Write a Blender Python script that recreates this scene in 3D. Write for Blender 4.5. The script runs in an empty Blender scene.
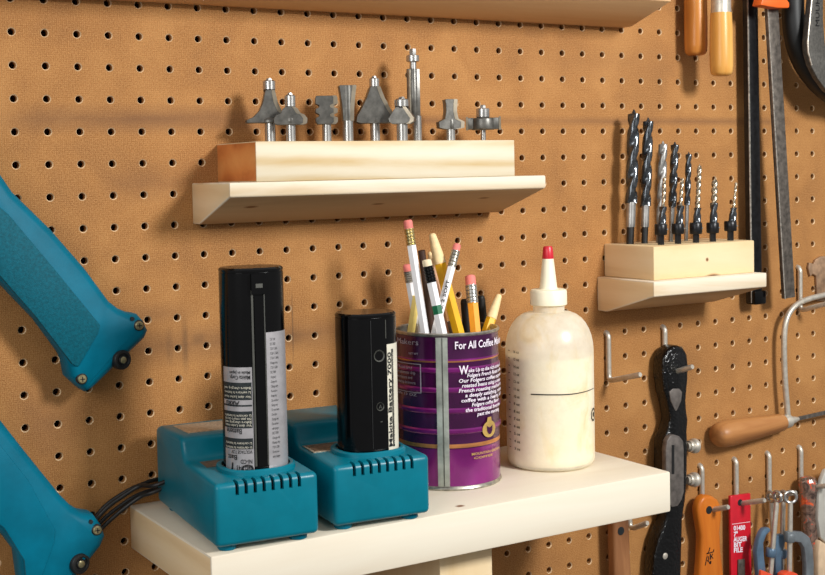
import bpy, bmesh, math, random
from mathutils import Vector, Matrix
random.seed(7)
S = bpy.context.scene
COL = S.collection
PI = math.pi

# ------------------------------------------------------------------ camera
CP = Vector((-0.25188, -0.97366, -0.11464))
YAW, PIT, ROL = 0.53371607, -0.04853829, -0.02118874
F, CX, CY = 1259.4927, 381.2444, 235.653
_f = Vector((math.sin(YAW)*math.cos(PIT), math.cos(YAW)*math.cos(PIT), math.sin(PIT)))
_r0 = Vector((math.cos(YAW), -math.sin(YAW), 0)); _u0 = _r0.cross(_f)
RT = _r0*math.cos(ROL)+_u0*math.sin(ROL); UP = _u0*math.cos(ROL)-_r0*math.sin(ROL)
cd = bpy.data.cameras.new('camera'); cam = bpy.data.objects.new('camera', cd); COL.objects.link(cam)
m = Matrix((RT, UP, -_f)).transposed().to_4x4(); m.translation = CP
cam.matrix_world = m
cd.sensor_width = 36; cd.sensor_fit = 'HORIZONTAL'; cd.lens = F*36/825
cd.shift_x = (412.5-CX)/825; cd.shift_y = (CY-287.5)/825
cd.clip_start = 0.01
S.camera = cam

def at(u, v, y):
    """a measured point of the photograph at the distance y in front of the board"""
    d = RT*((u-CX)/F) - UP*((v-CY)/F) + _f
    return CP + d*((y-CP.y)/d.y)
def atx(u, v, x):
    d = RT*((u-CX)/F) - UP*((v-CY)/F) + _f
    return CP + d*((x-CP.x)/d.x)

def mpp(p): return (Vector(p)-CP).dot(_f)/F      # metres per pixel at a point
# ------------------------------------------------------------------ materials
def lin(c):
    return tuple(((x/255/12.92) if x/255 <= .04045 else ((x/255+.055)/1.055)**2.4) for x in c)+(1,)
class NT:
    def __init__(s, name):
        s.m = bpy.data.materials.new(name); s.m.use_nodes = True
        s.t = s.m.node_tree; s.b = s.t.nodes['Principled BSDF']; s.out = s.t.nodes['Material Output']
    def n(s, typ, **kw):
        o = s.t.nodes.new(typ)
        for k, v in kw.items():
            if k.startswith('i_'): o.inputs[k[2:].replace('_', ' ')].default_value = v
            else: setattr(o, k, v)
        return o
    def l(s, a, b): s.t.links.new(a, b)
    def coords(s, scale, src='Object'):
        tc = s.n('ShaderNodeTexCoord'); mp = s.n('ShaderNodeMapping'); mp.inputs['Scale'].default_value = scale
        s.l(tc.outputs[src], mp.inputs['Vector']); return mp.outputs['Vector']
    def noise(s, vec, scale=1, detail=4, rough=.6, dist=0):
        o = s.n('ShaderNodeTexNoise'); o.inputs['Scale'].default_value = scale; o.inputs['Detail'].default_value = detail
        o.inputs['Roughness'].default_value = rough; o.inputs['Distortion'].default_value = dist
        s.l(vec, o.inputs['Vector']); return o.outputs['Fac']
    def ramp(s, fac, stops):
        o = s.n('ShaderNodeValToRGB'); e = o.color_ramp.elements
        while len(e) < len(stops): e.new(.5)
        for i, (p, c) in enumerate(stops): e[i].position = p; e[i].color = c if len(c) == 4 else lin(c)
        s.l(fac, o.inputs['Fac']); return o.outputs['Color']
    def math(s, op, a, b=None, c=None, clamp=False):
        o = s.n('ShaderNodeMath', operation=op, use_clamp=clamp)
        for i, v in enumerate((a, b, c)):
            if v is None: continue
            if isinstance(v, (int, float)): o.inputs[i].default_value = v
            else: s.l(v, o.inputs[i])
        return o.outputs[0]
    def mix(s, fac, a, b, bt='MIX'):
        o = s.n('ShaderNodeMix', data_type='RGBA', blend_type=bt)
        for k, v in ((0, fac), (6, a), (7, b)):
            if isinstance(v, (int, float)): o.inputs[k].default_value = v
            elif isinstance(v, tuple): o.inputs[k].default_value = v if len(v) == 4 else lin(v)
            else: s.l(v, o.inputs[k])
        return o.outputs[2]
    def bump(s, h, strength=.3, dist=.001):
        o = s.n('ShaderNodeBump'); o.inputs['Strength'].default_value = strength; o.inputs['Distance'].default_value = dist
        s.l(h, o.inputs['Height']); s.l(o.outputs[0], s.b.inputs['Normal'])
    def set(s, color=None, rough=.5, metal=0, coat=0, spec=.5):
        if color is not None:
            if isinstance(color, tuple): s.b.inputs['Base Color'].default_value = lin(color) if len(color) == 3 else color
            else: s.l(color, s.b.inputs['Base Color'])
        s.b.inputs['Roughness'].default_value = rough; s.b.inputs['Metallic'].default_value = metal
        s.b.inputs['Coat Weight'].default_value = coat; s.b.inputs['Coat Roughness'].default_value = .1
        s.b.inputs['Specular IOR Level'].default_value = spec
        return s.m

def plain(name, c, rough=.5, metal=0, coat=0, var=.12, vs=60, spec=.5, bump=0, bs=400, bd=.0006):
    t = NT(name); v = t.coords((1, 1, 1)); nz = t.noise(v, vs, 3)
    dk = tuple(x*(1-var) for x in c); lt = tuple(min(255, x*(1+var*.6)) for x in c)
    t.set(t.ramp(nz, [(.3, dk), (.7, lt)]), rough, metal, coat, spec)
    if bump: t.bump(t.noise(v, bs, 2), bump, bd)
    return t.m

def wood(name, c0, c1, c2, sc=(3, 40, 60), rough=.55, knots=(), ring=1.0, bump=.05):
    t = NT(name); v = t.coords(sc)
    n1 = t.noise(v, 1.0, 5, .6, .6)
    w = t.n('ShaderNodeTexWave', wave_type='BANDS', bands_direction='Z'); w.inputs['Scale'].default_value = ring*.35
    w.inputs['Distortion'].default_value = 5; w.inputs['Detail'].default_value = 2; w.inputs['Detail Scale'].default_value = .7
    t.l(v, w.inputs['Vector'])
    fac = t.math('ADD', t.math('MULTIPLY', n1, .7), t.math('MULTIPLY', w.outputs['Fac'], .3))
    col = t.ramp(fac, [(.28, c2), (.5, c1), (.72, c0)])
    fine = t.noise(t.coords((sc[0]*4, sc[1]*12, sc[2]*12)), 1, 3)
    col = t.mix(t.math('MULTIPLY', fine, .18), col, c2)
    for (kx, ky, kz, rx, rz) in knots:
        tc = t.n('ShaderNodeTexCoord'); mp = t.n('ShaderNodeVectorMath', operation='SUBTRACT'); t.l(tc.outputs['Object'], mp.inputs[0]); mp.inputs[1].default_value = (kx, ky, kz)
        m2 = t.n('ShaderNodeVectorMath', operation='MULTIPLY'); t.l(mp.outputs[0], m2.inputs[0]); m2.inputs[1].default_value = (1/rx, 1/rz, 1/rz)
        ln = t.n('ShaderNodeVectorMath', operation='LENGTH'); t.l(m2.outputs[0], ln.inputs[0])
        k = t.math('SUBTRACT', 1.25, ln.outputs['Value'], clamp=True)
        col = t.mix(t.math('MULTIPLY', k, 1.3, clamp=True), col, (122, 78, 42))
    t.set(col, rough, 0, 0, .3)
    t.bump(fine, bump, .0005)
    return t.m

def board_material():
    t = NT('hardboard'); v = t.coords((1, 1, 1))
    n1 = t.noise(v, 14, 6, .62, .4); n2 = t.noise(v, 420, 3, .7)
    base = t.ramp(n1, [(.34, (128, 84, 40)), (.5, (155, 105, 52)), (.66, (178, 127, 70))])
    wv = t.n('ShaderNodeTexWave', wave_type='BANDS', bands_direction='X'); wv.inputs['Scale'].default_value = 190; wv.inputs['Distortion'].default_value = 1.2
    t.l(v, wv.inputs['Vector'])
    wz = t.n('ShaderNodeTexWave', wave_type='BANDS', bands_direction='Z'); wz.inputs['Scale'].default_value = 190; wz.inputs['Distortion'].default_value = 1.2
    t.l(v, wz.inputs['Vector'])
    weave = t.math('MULTIPLY', wv.outputs['Fac'], wz.outputs['Fac'])
    base = t.mix(t.math('MULTIPLY', t.math('SUBTRACT', 1, n2), .7), base, (140, 88, 46))
    n3 = t.noise(v, 900, 2, .6); base = t.mix(t.math('MULTIPLY', t.math('SUBTRACT', n3, .38, clamp=True), 1.6, clamp=True), base, (208, 156, 100))
    base = t.mix(t.math('MULTIPLY', weave, .25), base, (216, 160, 100))
    # old grime: long smears along two lines, handled patches, a few pencil strokes
    tc = t.n('ShaderNodeTexCoord'); sp = t.n('ShaderNodeSeparateXYZ'); t.l(tc.outputs['Object'], sp.inputs[0])
    X, Z = sp.outputs['X'], sp.outputs['Z']
    sm = t.noise(t.coords((9, 9, 40)), 1, 4, .6)
    def band(z0, w, x0=-9, x1=9, amt=.55, soft=.04):
        d = t.math('DIVIDE', t.math('ABSOLUTE', t.math('SUBTRACT', Z, z0)), w)
        k = t.math('SUBTRACT', 1, d, clamp=True)
        a = t.math('DIVIDE', t.math('SUBTRACT', X, x0), soft, clamp=True); b = t.math('DIVIDE', t.math('SUBTRACT', x1, X), soft, clamp=True)
        k = t.math('MULTIPLY', k, t.math('MULTIPLY', a, b))
        return t.math('MULTIPLY', k, t.math('MULTIPLY', sm, amt*2), clamp=True)
    for bz in (band(-.066, .014, -.02, .27, .62), band(-.066, .006, .27, .86, .5), band(-.005, .03, .46, .9, .12),
               band(-.252, .018, .06, .30, .5), band(-.225, .012, .02, .15, .35), band(-.118, .02, .06, .17, .35), band(-.30, .05, -.02, .06, .45), band(-.49, .03, -.05, .2, .4)):
        base = t.mix(bz, base, (112, 78, 54))
    for px, pz, w, h, a in ((.1333, -.2515, .0025, .020, .5), (.1453, -.2475, .0055, .004, .4), (.1195, -.252, .003, .013, .3),
                            (.2325, -.2445, .0006, .026, .75), (.2270, -.252, .012, .008, .25)):
        a1 = t.math('SUBTRACT', 1.4, t.math('DIVIDE', t.math('ABSOLUTE', t.math('SUBTRACT', X, px)), w), clamp=True)
        a2 = t.math('SUBTRACT', 1.4, t.math('DIVIDE', t.math('ABSOLUTE', t.math('SUBTRACT', Z, pz)), h), clamp=True)
        k = t.math('MULTIPLY', t.math('MULTIPLY', a1, a2), t.math('MULTIPLY', n2, a*1.6), clamp=True)
        base = t.mix(k, base, (84, 62, 46))
    t.set(base, .75, 0, 0, .25)
    t.bump(t.math('ADD', t.math('MULTIPLY', weave, .7), t.math('MULTIPLY', n2, .7)), .35, .0004)
    return t.m

M = {}
M['board'] = board_material()
M['pine'] = wood('pine', (226, 217, 196), (220, 206, 178), (202, 174, 126), (4, 40, 34), ring=1.6)
M['pine_shelf'] = wood('pine_shelf', (232, 223, 205), (226, 213, 190), (206, 180, 142), (4, 40, 40), ring=.8,
                       knots=((-.10, -.045, .011, .006, .003), (.035, -.03, .008, .007, .002), (.10, -.055, .018, .005, .002), (.13, -.05, .016, .004, .002)))
M['pine_bounce_tint'] = wood('pine_bounce_tint', (204, 174, 134), (192, 160, 120), (168, 134, 96), (4, 30, 40), ring=.8, knots=((-.1216, -.0525, .0137, .006, .003), (-.0015, -.049, .0125, .006, .002), (.1044, -.0552, .0147, .006, .002)))  # pine darkened and warmed: wall bounce painted into the slanted undersides
M['big_shelf'] = wood('big_shelf', (230, 221, 202), (226, 214, 193), (214, 198, 172), (3, 22, 30), ring=.5, knots=((.0021, -.1564, .0353, .004, .003),))
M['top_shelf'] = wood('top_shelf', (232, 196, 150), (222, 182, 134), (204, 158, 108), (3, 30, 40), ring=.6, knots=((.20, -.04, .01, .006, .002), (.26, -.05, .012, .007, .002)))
M['end_grain'] = wood('end_grain', (236, 212, 174), (230, 204, 162), (220, 190, 146), (12, 6, 60), ring=.6, bump=.1)
M['rust_end'] = wood('rust_end', (226, 158, 92), (214, 138, 74), (176, 98, 48), (30, 20, 30), ring=1)
M['bracket'] = wood('bracket', (232, 208, 168), (224, 196, 150), (204, 170, 120), (30, 40, 5), ring=.5)
M['handle_wood'] = wood('handle_wood', (238, 190, 112), (228, 174, 94), (204, 140, 64), (60, 60, 6), rough=.28, ring=.4)
M['handle_amber'] = wood('handle_amber', (218, 156, 84), (204, 136, 64), (172, 104, 42), (60, 60, 6), rough=.25, ring=.4)
M['saw_wood'] = wood('saw_wood', (194, 140, 86), (174, 118, 68), (132, 84, 46), (8, 70, 70), rough=.4, ring=.4)
M['orange_wood'] = wood('orange_wood', (222, 138, 52), (212, 124, 40), (188, 98, 28), (40, 40, 5), rough=.35, ring=.3)
M['old_wood'] = wood('old_wood', (170, 118, 76), (138, 90, 54), (84, 52, 32), (60, 60, 8), rough=.6, ring=.8)
M['teal'] = plain('teal', (0, 108, 126), .33, var=.06, vs=30, spec=.3, bump=.05, bs=900)
M['teal_dull'] = plain('teal_dull', (0, 102, 126), .45, spec=.12, var=.08, vs=40, bump=.12, bs=1200)
M['teal_grip'] = plain('teal_grip', (0, 88, 104), .6, spec=.2, var=.14, vs=500, bump=.5, bs=1500)
M['hole_rim'] = plain('hole_rim', (222, 188, 146), .7, var=.2, vs=300)
M['black'] = plain('black', (6, 6, 7), .16, var=.2, spec=.3)
M['black_dull'] = plain('black_dull', (16, 16, 16), .5, var=.2)
M['rubber'] = plain('rubber', (22, 22, 22), .45, var=.2)
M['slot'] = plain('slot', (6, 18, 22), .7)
M['seam'] = plain('seam', (70, 70, 64), .5)
M['silver_label'] = plain('silver_label', (190, 186, 188), .34, .55, var=.06, vs=120)
M['label_dark'] = plain('label_dark', (38, 44, 46), .4, .2, var=.5, vs=1500)
M['gold_label'] = plain('gold_label', (182, 166, 144), .4, .4, var=.25, vs=500)
M['dusty_plate_reflection'] = plain('dusty_plate_reflection', (118, 96, 76), .5, .3, var=.3, vs=300)
M['cream_label'] = plain('cream_label', (214, 208, 190), .45, 0, var=.05)
M['ink'] = plain('ink', (14, 14, 16), .5)
M['white_ink'] = plain('white_ink', (236, 226, 236), .45, var=.03)
M['grey_ink'] = plain('grey_ink', (186, 176, 190), .5)
M['steel'] = plain('steel', (176, 174, 170), .34, .75, var=.2, vs=80)
M['carbide'] = plain('carbide', (104, 102, 97), .36, .6, var=.25, vs=120)
M['edge'] = plain('edge', (168, 156, 136), .3, .7, var=.15)
M['chrome'] = plain('chrome', (186, 184, 180), .24, .8, var=.08)
M['zinc'] = plain('zinc', (206, 198, 184), .4, .6, var=.08, vs=200)
M['old_brass'] = plain('old_brass', (150, 140, 104), .35, .6, var=.2, vs=300)
M['bar_steel'] = plain('bar_steel', (112, 104, 96), .42, .6, var=.3, vs=160)
M['dark_steel'] = plain('dark_steel', (34, 34, 36), .35, .5, var=.4, vs=160)
M['oxide'] = plain('oxide', (92, 96, 100), .2, .85, var=.35, vs=200)
M['bright_drill'] = plain('bright_drill', (196, 182, 158), .26, .85, var=.25, vs=500)
M['purple'] = plain('purple', (136, 30, 124), .2, .55, var=.14, vs=20, coat=.5)
M['purple_dark'] = plain('purple_dark', (80, 20, 76), .22, .5, var=.2, vs=20, coat=.5)
M['gold_line'] = plain('gold_line', (210, 140, 84), .3, .6)
M['emblem'] = plain('emblem', (208, 172, 96), .35, .4)
M['tin'] = plain('tin', (176, 170, 158), .32, .8, var=.2, vs=200)
M['tin_seam'] = plain('tin_seam', (178, 182, 172), .36, .5, var=.2, vs=60)
M['pencil_white'] = plain('pencil_white', (240, 238, 238), .3, var=.02)
M['pencil_yellow'] = plain('pencil_yellow', (246, 184, 26), .3, var=.05)
M['pencil_orange'] = plain('pencil_orange', (242, 160, 40), .3, var=.05)
M['pencil_cream'] = plain('pencil_cream', (232, 206, 120), .4, var=.06)
M['pencil_pink'] = plain('pencil_pink', (226, 180, 140), .4, var=.05)
M['pencil_wood'] = plain('pencil_wood', (242, 212, 158), .6, var=.06, vs=200)
M['eraser'] = plain('eraser', (232, 128, 118), .7, var=.06)
M['eraser_cream'] = plain('eraser_cream', (232, 214, 178), .7, var=.05)
M['brass'] = plain('brass', (206, 186, 130), .25, .85, var=.3, vs=900)
M['green'] = plain('green', (10, 104, 66), .4)
M['dark_brown'] = plain('dark_brown', (70, 48, 38), .5)
M['cap'] = plain('cap', (248, 238, 208), .4, var=.02)
M['glue'] = plain('glue', (254, 248, 230), .5, var=.015, vs=25)
M['red_tip'] = plain('red_tip', (208, 34, 52), .35, var=.05)
M['red_card'] = plain('red_card', (200, 20, 40), .4, var=.06)
M['orange_pad'] = plain('orange_pad', (234, 104, 34), .4, var=.06)
M['orange_red'] = plain('orange_red', (226, 78, 44), .4, var=.06)
M['blue_grey'] = plain('blue_grey', (88, 112, 134), .35, .2, var=.15)
M['grey_paint'] = plain('grey_paint', (112, 118, 122), .4, .2, var=.15)
M['cast'] = plain('cast', (92, 89, 84), .5, .45, var=.2, vs=300, bump=.3, bs=900)
M['bright_edge'] = plain('bright_edge', (190, 182, 170), .35, .7, var=.3, vs=300)
M['hammer_black'] = plain('hammer_black', (6, 6, 7), .13, var=.1, spec=.5, bump=.9, bs=330, bd=.0013)
M['iron_grey'] = plain('iron_grey', (106, 99, 94), .5, .3, var=.2, vs=150)
M['key_grey'] = plain('key_grey', (164, 132, 104), .5, .35, var=.2, vs=120)
M['tan'] = plain('tan', (206, 178, 146), .5, var=.1)
M['light_plate'] = plain('light_plate', (196, 192, 182), .4, .3, var=.06)

t = NT('mottled'); v = t.coords((1, 1, 1))
c = t.ramp(t.noise(v, 90, 4, .6, 1), [(.36, (62, 46, 40)), (.48, (108, 84, 72)), (.57, (132, 104, 90)), (.61, (206, 70, 40)), (.72, (226, 120, 70))]); M['mottled'] = t.set(c, .18, 0, .6)
t = NT('bottle_shell')
tr = t.n('ShaderNodeBsdfTransparent'); tr.inputs[0].default_value = lin((255, 246, 226))
tl = t.n('ShaderNodeBsdfTranslucent'); tl.inputs[0].default_value = lin((255, 250, 234))
df = t.n('ShaderNodeBsdfDiffuse'); st = t.ramp(t.noise(t.coords((1, 1, .6)), 38, 4, .65, .8), [(.50, (255, 249, 232)), (.62, (250, 238, 208)), (.76, (230, 200, 146))]); t.l(st, df.inputs[0])
gl = t.n('ShaderNodeBsdfGlossy'); gl.inputs['Roughness'].default_value = .28
m1 = t.n('ShaderNodeMixShader'); m1.inputs[0].default_value = .72; t.l(tl.outputs[0], m1.inputs[1]); t.l(df.outputs[0], m1.inputs[2])
m2 = t.n('ShaderNodeMixShader'); sm = t.noise(t.coords((1, 1, 1)), 45, 4); t.l(t.math('MULTIPLY_ADD', sm, .45, .12, clamp=True), m2.inputs[0]); t.l(m1.outputs[0], m2.inputs[1]); t.l(tr.outputs[0], m2.inputs[2])
m3 = t.n('ShaderNodeMixShader'); m3.inputs[0].default_value = .05; t.l(m2.outputs[0], m3.inputs[1]); t.l(gl.outputs[0], m3.inputs[2])
t.l(m3.outputs[0], t.out.inputs['Surface']); M['bottle_shell'] = t.m

# ------------------------------------------------------------------ mesh builder
class MB:
    def __init__(s): s.v = []; s.f = []; s.mi = []
    def add(s, vs, fs, mi=0):
        b = len(s.v); s.v += [Vector(p) for p in vs]
        for i, f in enumerate(fs):
            s.f.append([b+k for k in f]); s.mi.append(mi[i] if isinstance(mi, list) else mi)
        return s
    def box(s, x0, x1, y0, y1, z0, z1, mi=0, face_mi=None):
        vs = [(x, y, z) for z in (z0, z1) for y in (y0, y1) for x in (x0, x1)]
        fs = [(0, 2, 3, 1), (4, 5, 7, 6), (0, 1, 5, 4), (2, 6, 7, 3), (0, 4, 6, 2), (1, 3, 7, 5)]   # bottom top front back left right
        return s.add(vs, fs, face_mi or mi)
    def prism(s, poly, ext, mi=0, cap_mi=None):
        """poly: 3D points in a plane, extruded by the vector ext"""
        poly = [Vector(p) for p in poly]; ext = Vector(ext); n = len(poly)
        nrm = Vector((0, 0, 0))
        for i in range(n): nrm += poly[i].cross(poly[(i+1) % n])
        if nrm.dot(ext) > 0: poly = poly[::-1]
        vs = poly+[p+ext for p in poly]
        fs = [tuple(range(n)), tuple(range(2*n-1, n-1, -1))]+[(i, i+n, (i+1) % n+n, (i+1) % n) for i in range(n)]
        return s.add(vs, fs, [mi if cap_mi is None else cap_mi]*2+[mi]*n)
    def rings(s, rings, mi=0, cap=True, row_mi=None):
        n = len(rings[0]); vs = [p for r in rings for p in r]; fs = []; mis = []
        for k in range(len(rings)-1):
            for i in range(n):
                j = (i+1) % n
                fs.append((k*n+i, k*n+j, (k+1)*n+j, (k+1)*n+i)); mis.append(row_mi[k] if row_mi else mi)
        if cap:
            fs.append(tuple(range(n-1, -1, -1))); mis.append(row_mi[0] if row_mi else mi)
            fs.append(tuple(range((len(rings)-1)*n, len(rings)*n))); mis.append(row_mi[-1] if row_mi else mi)
        return s.add(vs, fs, mis)
    def lathe(s, c, prof, seg=32, cap=True, mi=0, row_mi=None, axis=(0, 0, 1), sx=1, sy=1):
        a = Vector(axis).normalized(); u = a.orthogonal().normalized() if abs(a.z) < .9 else Vector((1, 0, 0))
        u = (u-a*u.dot(a)).normalized(); w = a.cross(u); c = Vector(c)
        return s.rings([[c+a*z+u*(r*sx*math.cos(2*PI*i/seg))+w*(r*sy*math.sin(2*PI*i/seg)) for i in range(seg)] for r, z in prof], mi, cap, row_mi)
    def tube(s, pts, r, seg=12, mi=0):
        pts = [Vector(p) for p in pts]; n = len(pts); rr = r if isinstance(r, (list, tuple)) else [r]*n
        T = [(pts[min(i+1, n-1)]-pts[max(i-1, 0)]).normalized() for i in range(n)]
        u = T[0].orthogonal().normalized(); rings = []
        for i in range(n):
            u = (u-T[i]*u.dot(T[i])).normalized(); w = T[i].cross(u)
            rings.append([pts[i]+(u*math.cos(2*PI*k/seg)+w*math.sin(2*PI*k/seg))*rr[i] for k in range(seg)])
        return s.rings(rings, mi)
    def torus(s, c, R, r, axis, seg=20, sub=8, mi=0):
        a = Vector(axis).normalized(); u = a.orthogonal().normalized(); w = a.cross(u); c = Vector(c); vs = []; fs = []
        for i in range(seg):
            d = u*math.cos(2*PI*i/seg)+w*math.sin(2*PI*i/seg)
            for k in range(sub): vs.append(c+d*(R+r*math.cos(2*PI*k/sub))+a*(r*math.sin(2*PI*k/sub)))
        for i in range(seg):
            for k in range(sub):
                fs.append((i*sub+k, ((i+1) % seg)*sub+k, ((i+1) % seg)*sub+(k+1) % sub, i*sub+(k+1) % sub))
        return s.add(vs, fs, mi)
    def twist(s, c, R, z0, z1, pitch, lean=(0, 0), n=None, seg=20, depth=.34, tip=True, mi=0):
        n = n or max(10, int((z1-z0)/.0012)); rings = []; c = Vector(c)
        for k in range(n+1):
            t = k/n; z = z0+(z1-z0)*t; ph = 2*PI*z/pitch; ring = []
            for i in range(seg):
                th = 2*PI*i/seg; q = math.cos(2*(th-ph)); r = R*(1-depth*max(0, q)**.7)
                ring.append(c+Vector((r*math.cos(th)+lean[0]*z, r*math.sin(th)+lean[1]*z, z)))
            rings.append(ring)
        if tip:
            cc = c+Vector((lean[0]*z1, lean[1]*z1, z1))
            rings.append([cc+(p-cc)*.35+Vector((0, 0, R*.18)) for p in rings[-1]]); rings.append([cc+(p-cc)*.1+Vector((0, 0, R*.75)) for p in rings[-2]])
        return s.rings(rings, mi)
    def build(s, name, mats, parent=None, loc=None, smooth=True, ang=38, bevel=0, bseg=2):
        if not isinstance(mats, (list, tuple)): mats = [mats]
        org = Vector(loc) if loc is not None else Vector((0, 0, 0))
        pw = Vector((0, 0, 0)); p = parent
        while p is not None: pw += p.location; p = p.parent
        if loc is None and parent is not None: org = pw
        me = bpy.data.meshes.new(name); me.from_pydata([tuple(p-org) for p in s.v], [], s.f)
        for mm in mats: me.materials.append(M[mm])
        for i, p in enumerate(me.polygons): p.material_index = s.mi[i]
        bm = bmesh.new(); bm.from_mesh(me)
        bmesh.ops.recalc_face_normals(bm, faces=bm.faces)
        if bevel:
            es = [e for e in bm.edges if len(e.link_faces) == 2 and e.calc_face_angle(0) > .5]
            bmesh.ops.bevel(bm, geom=es, offset=bevel, segments=bseg, affect='EDGES', profile=.5, clamp_overlap=True)
        bm.to_mesh(me); bm.free()
        if smooth:
            me.shade_smooth(); me.set_sharp_from_angle(angle=math.radians(ang))
        o = bpy.data.objects.new(name, me); COL.objects.link(o)
        if parent is not None: o.parent = parent; o.location = org-pw
        else: o.location = org
        return o

def empty(name, loc):
    o = bpy.data.objects.new(name, None); COL.objects.link(o); o.location = loc; o.empty_display_size = .01; return o
def tag(o, label, cat, group=None):
    o['label'] = label; o['category'] = cat
    if group: o['group'] = group
    return o
def thing(name, loc, label, cat, group=None): return tag(empty(name, loc), label, cat, group)
def boolean(o, cutter_mb):
    c = cutter_mb.build('cutter', ['slot']); md = o.modifiers.new('b', 'BOOLEAN'); md.operation = 'DIFFERENCE'; md.object = c; md.solver = 'EXACT'
    c.location = Vector((0, 0, 0)); bpy.context.view_layer.update()
    dg = bpy.context.evaluated_depsgraph_get(); me = bpy.data.meshes.new_from_object(o.evaluated_get(dg)); o.modifiers.clear()
    o.data = me; bpy.data.objects.remove(c); me.shade_smooth(); me.set_sharp_from_angle(angle=math.radians(35))

_tc = {}
def text2d(body, bold=0.0):
    k = (body, bold)
    if k in _tc: return _tc[k]
    cu = bpy.data.curves.new('t', 'FONT'); cu.body = body; cu.size = 1; cu.resolution_u = 2; cu.offset = bold
    o = bpy.data.objects.new('t', cu); COL.objects.link(o); bpy.context.view_layer.update()
    me = bpy.data.meshes.new_from_object(o.evaluated_get(bpy.context.evaluated_depsgraph_get()))
    vs = [(p.co.x, p.co.y) for p in me.vertices]; fs = [tuple(p.vertices) for p in me.polygons]
    bpy.data.objects.remove(o); _tc[k] = (vs, fs); return vs, fs
def put_text(mb, body, fn, size, width=None, bold=0.0, flip=False, shear=0, center=False):
    vs, fs = text2d(body, bold)
    if not vs: return
    w = max(p[0] for p in vs); kx = size if width is None else width/w
    off = -w*kx/2 if center else 0
    mb.add([fn(((w-x if flip else x)*kx)+off+shear*y*size, (.7-y if flip else y)*size) for x, y in vs], fs)

# ------------------------------------------------------------------ the setting: perforated hardboard wall
def pegboard():
    mb = MB(); P = .0254; C0, C1, R0, R1 = -9, 46, -5, 24; seg = 12; r = .0028; rb = .0035
    sq = []
    for i in range(seg):
        a = 2*PI*(i+.5)/seg; c_, s_ = math.cos(a), math.sin(a); k = .5*P/max(abs(c_), abs(s_)); sq.append((c_*k, s_*k))
    # corners must exist: move the four diagonal-most points to the corners
    for i in range(seg):
        a = (360*(i+.5)/seg) % 90
        if abs(a-45) < 1: sq[i] = (math.copysign(P/2, sq[i][0]), math.copysign(P/2, sq[i][1]))
    vs = []; fs = []
    for c in range(C0, C1+1):
        for q in range(R0, R1+1):
            cx = c*P; cz = -q*P; b = len(vs)
            for (x, z) in sq: vs.append((cx+x, 0, cz+z))
            for (rad, y) in ((rb, 0), (r, .0009), (r, .0060)):
                for i in range(seg):
                    a = 2*PI*(i+.5)/seg; vs.append((cx+rad*math.cos(a), y, cz+rad*math.sin(a)))
            for k in range(3):
                for i in range(seg):
                    j = (i+1) % seg; fs.append((b+k*seg+i, b+k*seg+j, b+(k+1)*seg+j, b+(k+1)*seg+i))
    x0, x1, z0, z1 = (C0-.5)*P, (C1+.5)*P, -(R1+.5)*P, -(R0-.5)*P
    me = bpy.data.meshes.new('wall_back'); me.from_pydata(vs, [], fs); me.materials.append(M['board']); me.materials.append(M['hole_rim'])
    for i, p in enumerate(me.polygons): p.material_index = 1 if 12 <= i % 36 < 24 else 0
    bm = bmesh.new(); bm.from_mesh(me)
    # closed cavity behind the board
    o8 = [bm.verts.new(p) for p in ((x0, 0, z0), (x1, 0, z0), (x1, 0, z1), (x0, 0, z1), (x0, .04, z0), (x1, .04, z0), (x1, .04, z1), (x0, .04, z1))]
    for f in ((4, 5, 6, 7), (0, 1, 5, 4), (1, 2, 6, 5), (2, 3, 7, 6), (3, 0, 4, 7)): bm.faces.new([o8[i] for i in f])
    bm.to_mesh(me); bm.free()
    me.shade_smooth(); me.set_sharp_from_angle(angle=math.radians(20))
    o = bpy.data.objects.new('wall_back', me); COL.objects.link(o); o['kind'] = 'structure'
pegboard()

# ------------------------------------------------------------------ shelves
def bevel_shelf(name, x0, x1, x1f, d, zt, zfb, zbb, mat, label, yb=-.014):
    # side profile: full height at the wall, bevelled underside, thin front edge
    prof = [(0, zt), (-d, zt), (-d, zfb), (yb, zbb), (0, zbb)]
    mb = MB(); n = len(prof)
    def X(y, right): return x1+(x1f-x1)*(-y/d) if right else x0
    vs = [(X(y, 0), y, z) for y, z in prof]+[(X(y, 1), y, z) for y, z in prof]
    fs = [tuple(range(n)), tuple(range(2*n-1, n-1, -1))]+[(i, i+n, (i+1) % n+n, (i+1) % n) for i in range(n)]
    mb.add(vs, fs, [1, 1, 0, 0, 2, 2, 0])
    o = mb.build(name, [mat, 'end_grain', 'pine_bounce_tint' if mat == 'pine_shelf' else mat], loc=((x0+x1)/2, 0, zbb), bevel=.0012)
    return tag(o, label, 'shelf')
bevel_shelf('wooden_shelf', .143, .4440, .4505, .077, -.1185, -.1297, -.1522, 'pine_shelf', 'narrow pale shelf with slanted underside, holding the router bits')
bevel_shelf('wooden_shelf', .5735, .7214, .7250, .082, -.2217, -.2358, -.2556, 'pine_shelf', 'short pale shelf with slanted underside, holding the drill bits')
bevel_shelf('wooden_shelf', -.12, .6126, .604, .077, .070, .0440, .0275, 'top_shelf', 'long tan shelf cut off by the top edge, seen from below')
mb = MB().box(.0815, .511, -.1677, 0, -.4128, -.3775, face_mi=[0, 0, 0, 0, 1, 1])
tag(mb.build('wooden_shelf', ['big_shelf', 'end_grain'], loc=(.296, 0, -.4128), bevel=.0015), 'thick whitish shelf holding two teal chargers, a purple can and a glue bottle', 'shelf')
mb = MB().box(.2885, .3400, -.140, 0, -.56, -.4130)
tag(mb.build('shelf_bracket', 'bracket', loc=(.314, 0, -.56), bevel=.001), 'pale wooden support block under the thick whitish shelf', 'bracket')

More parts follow.
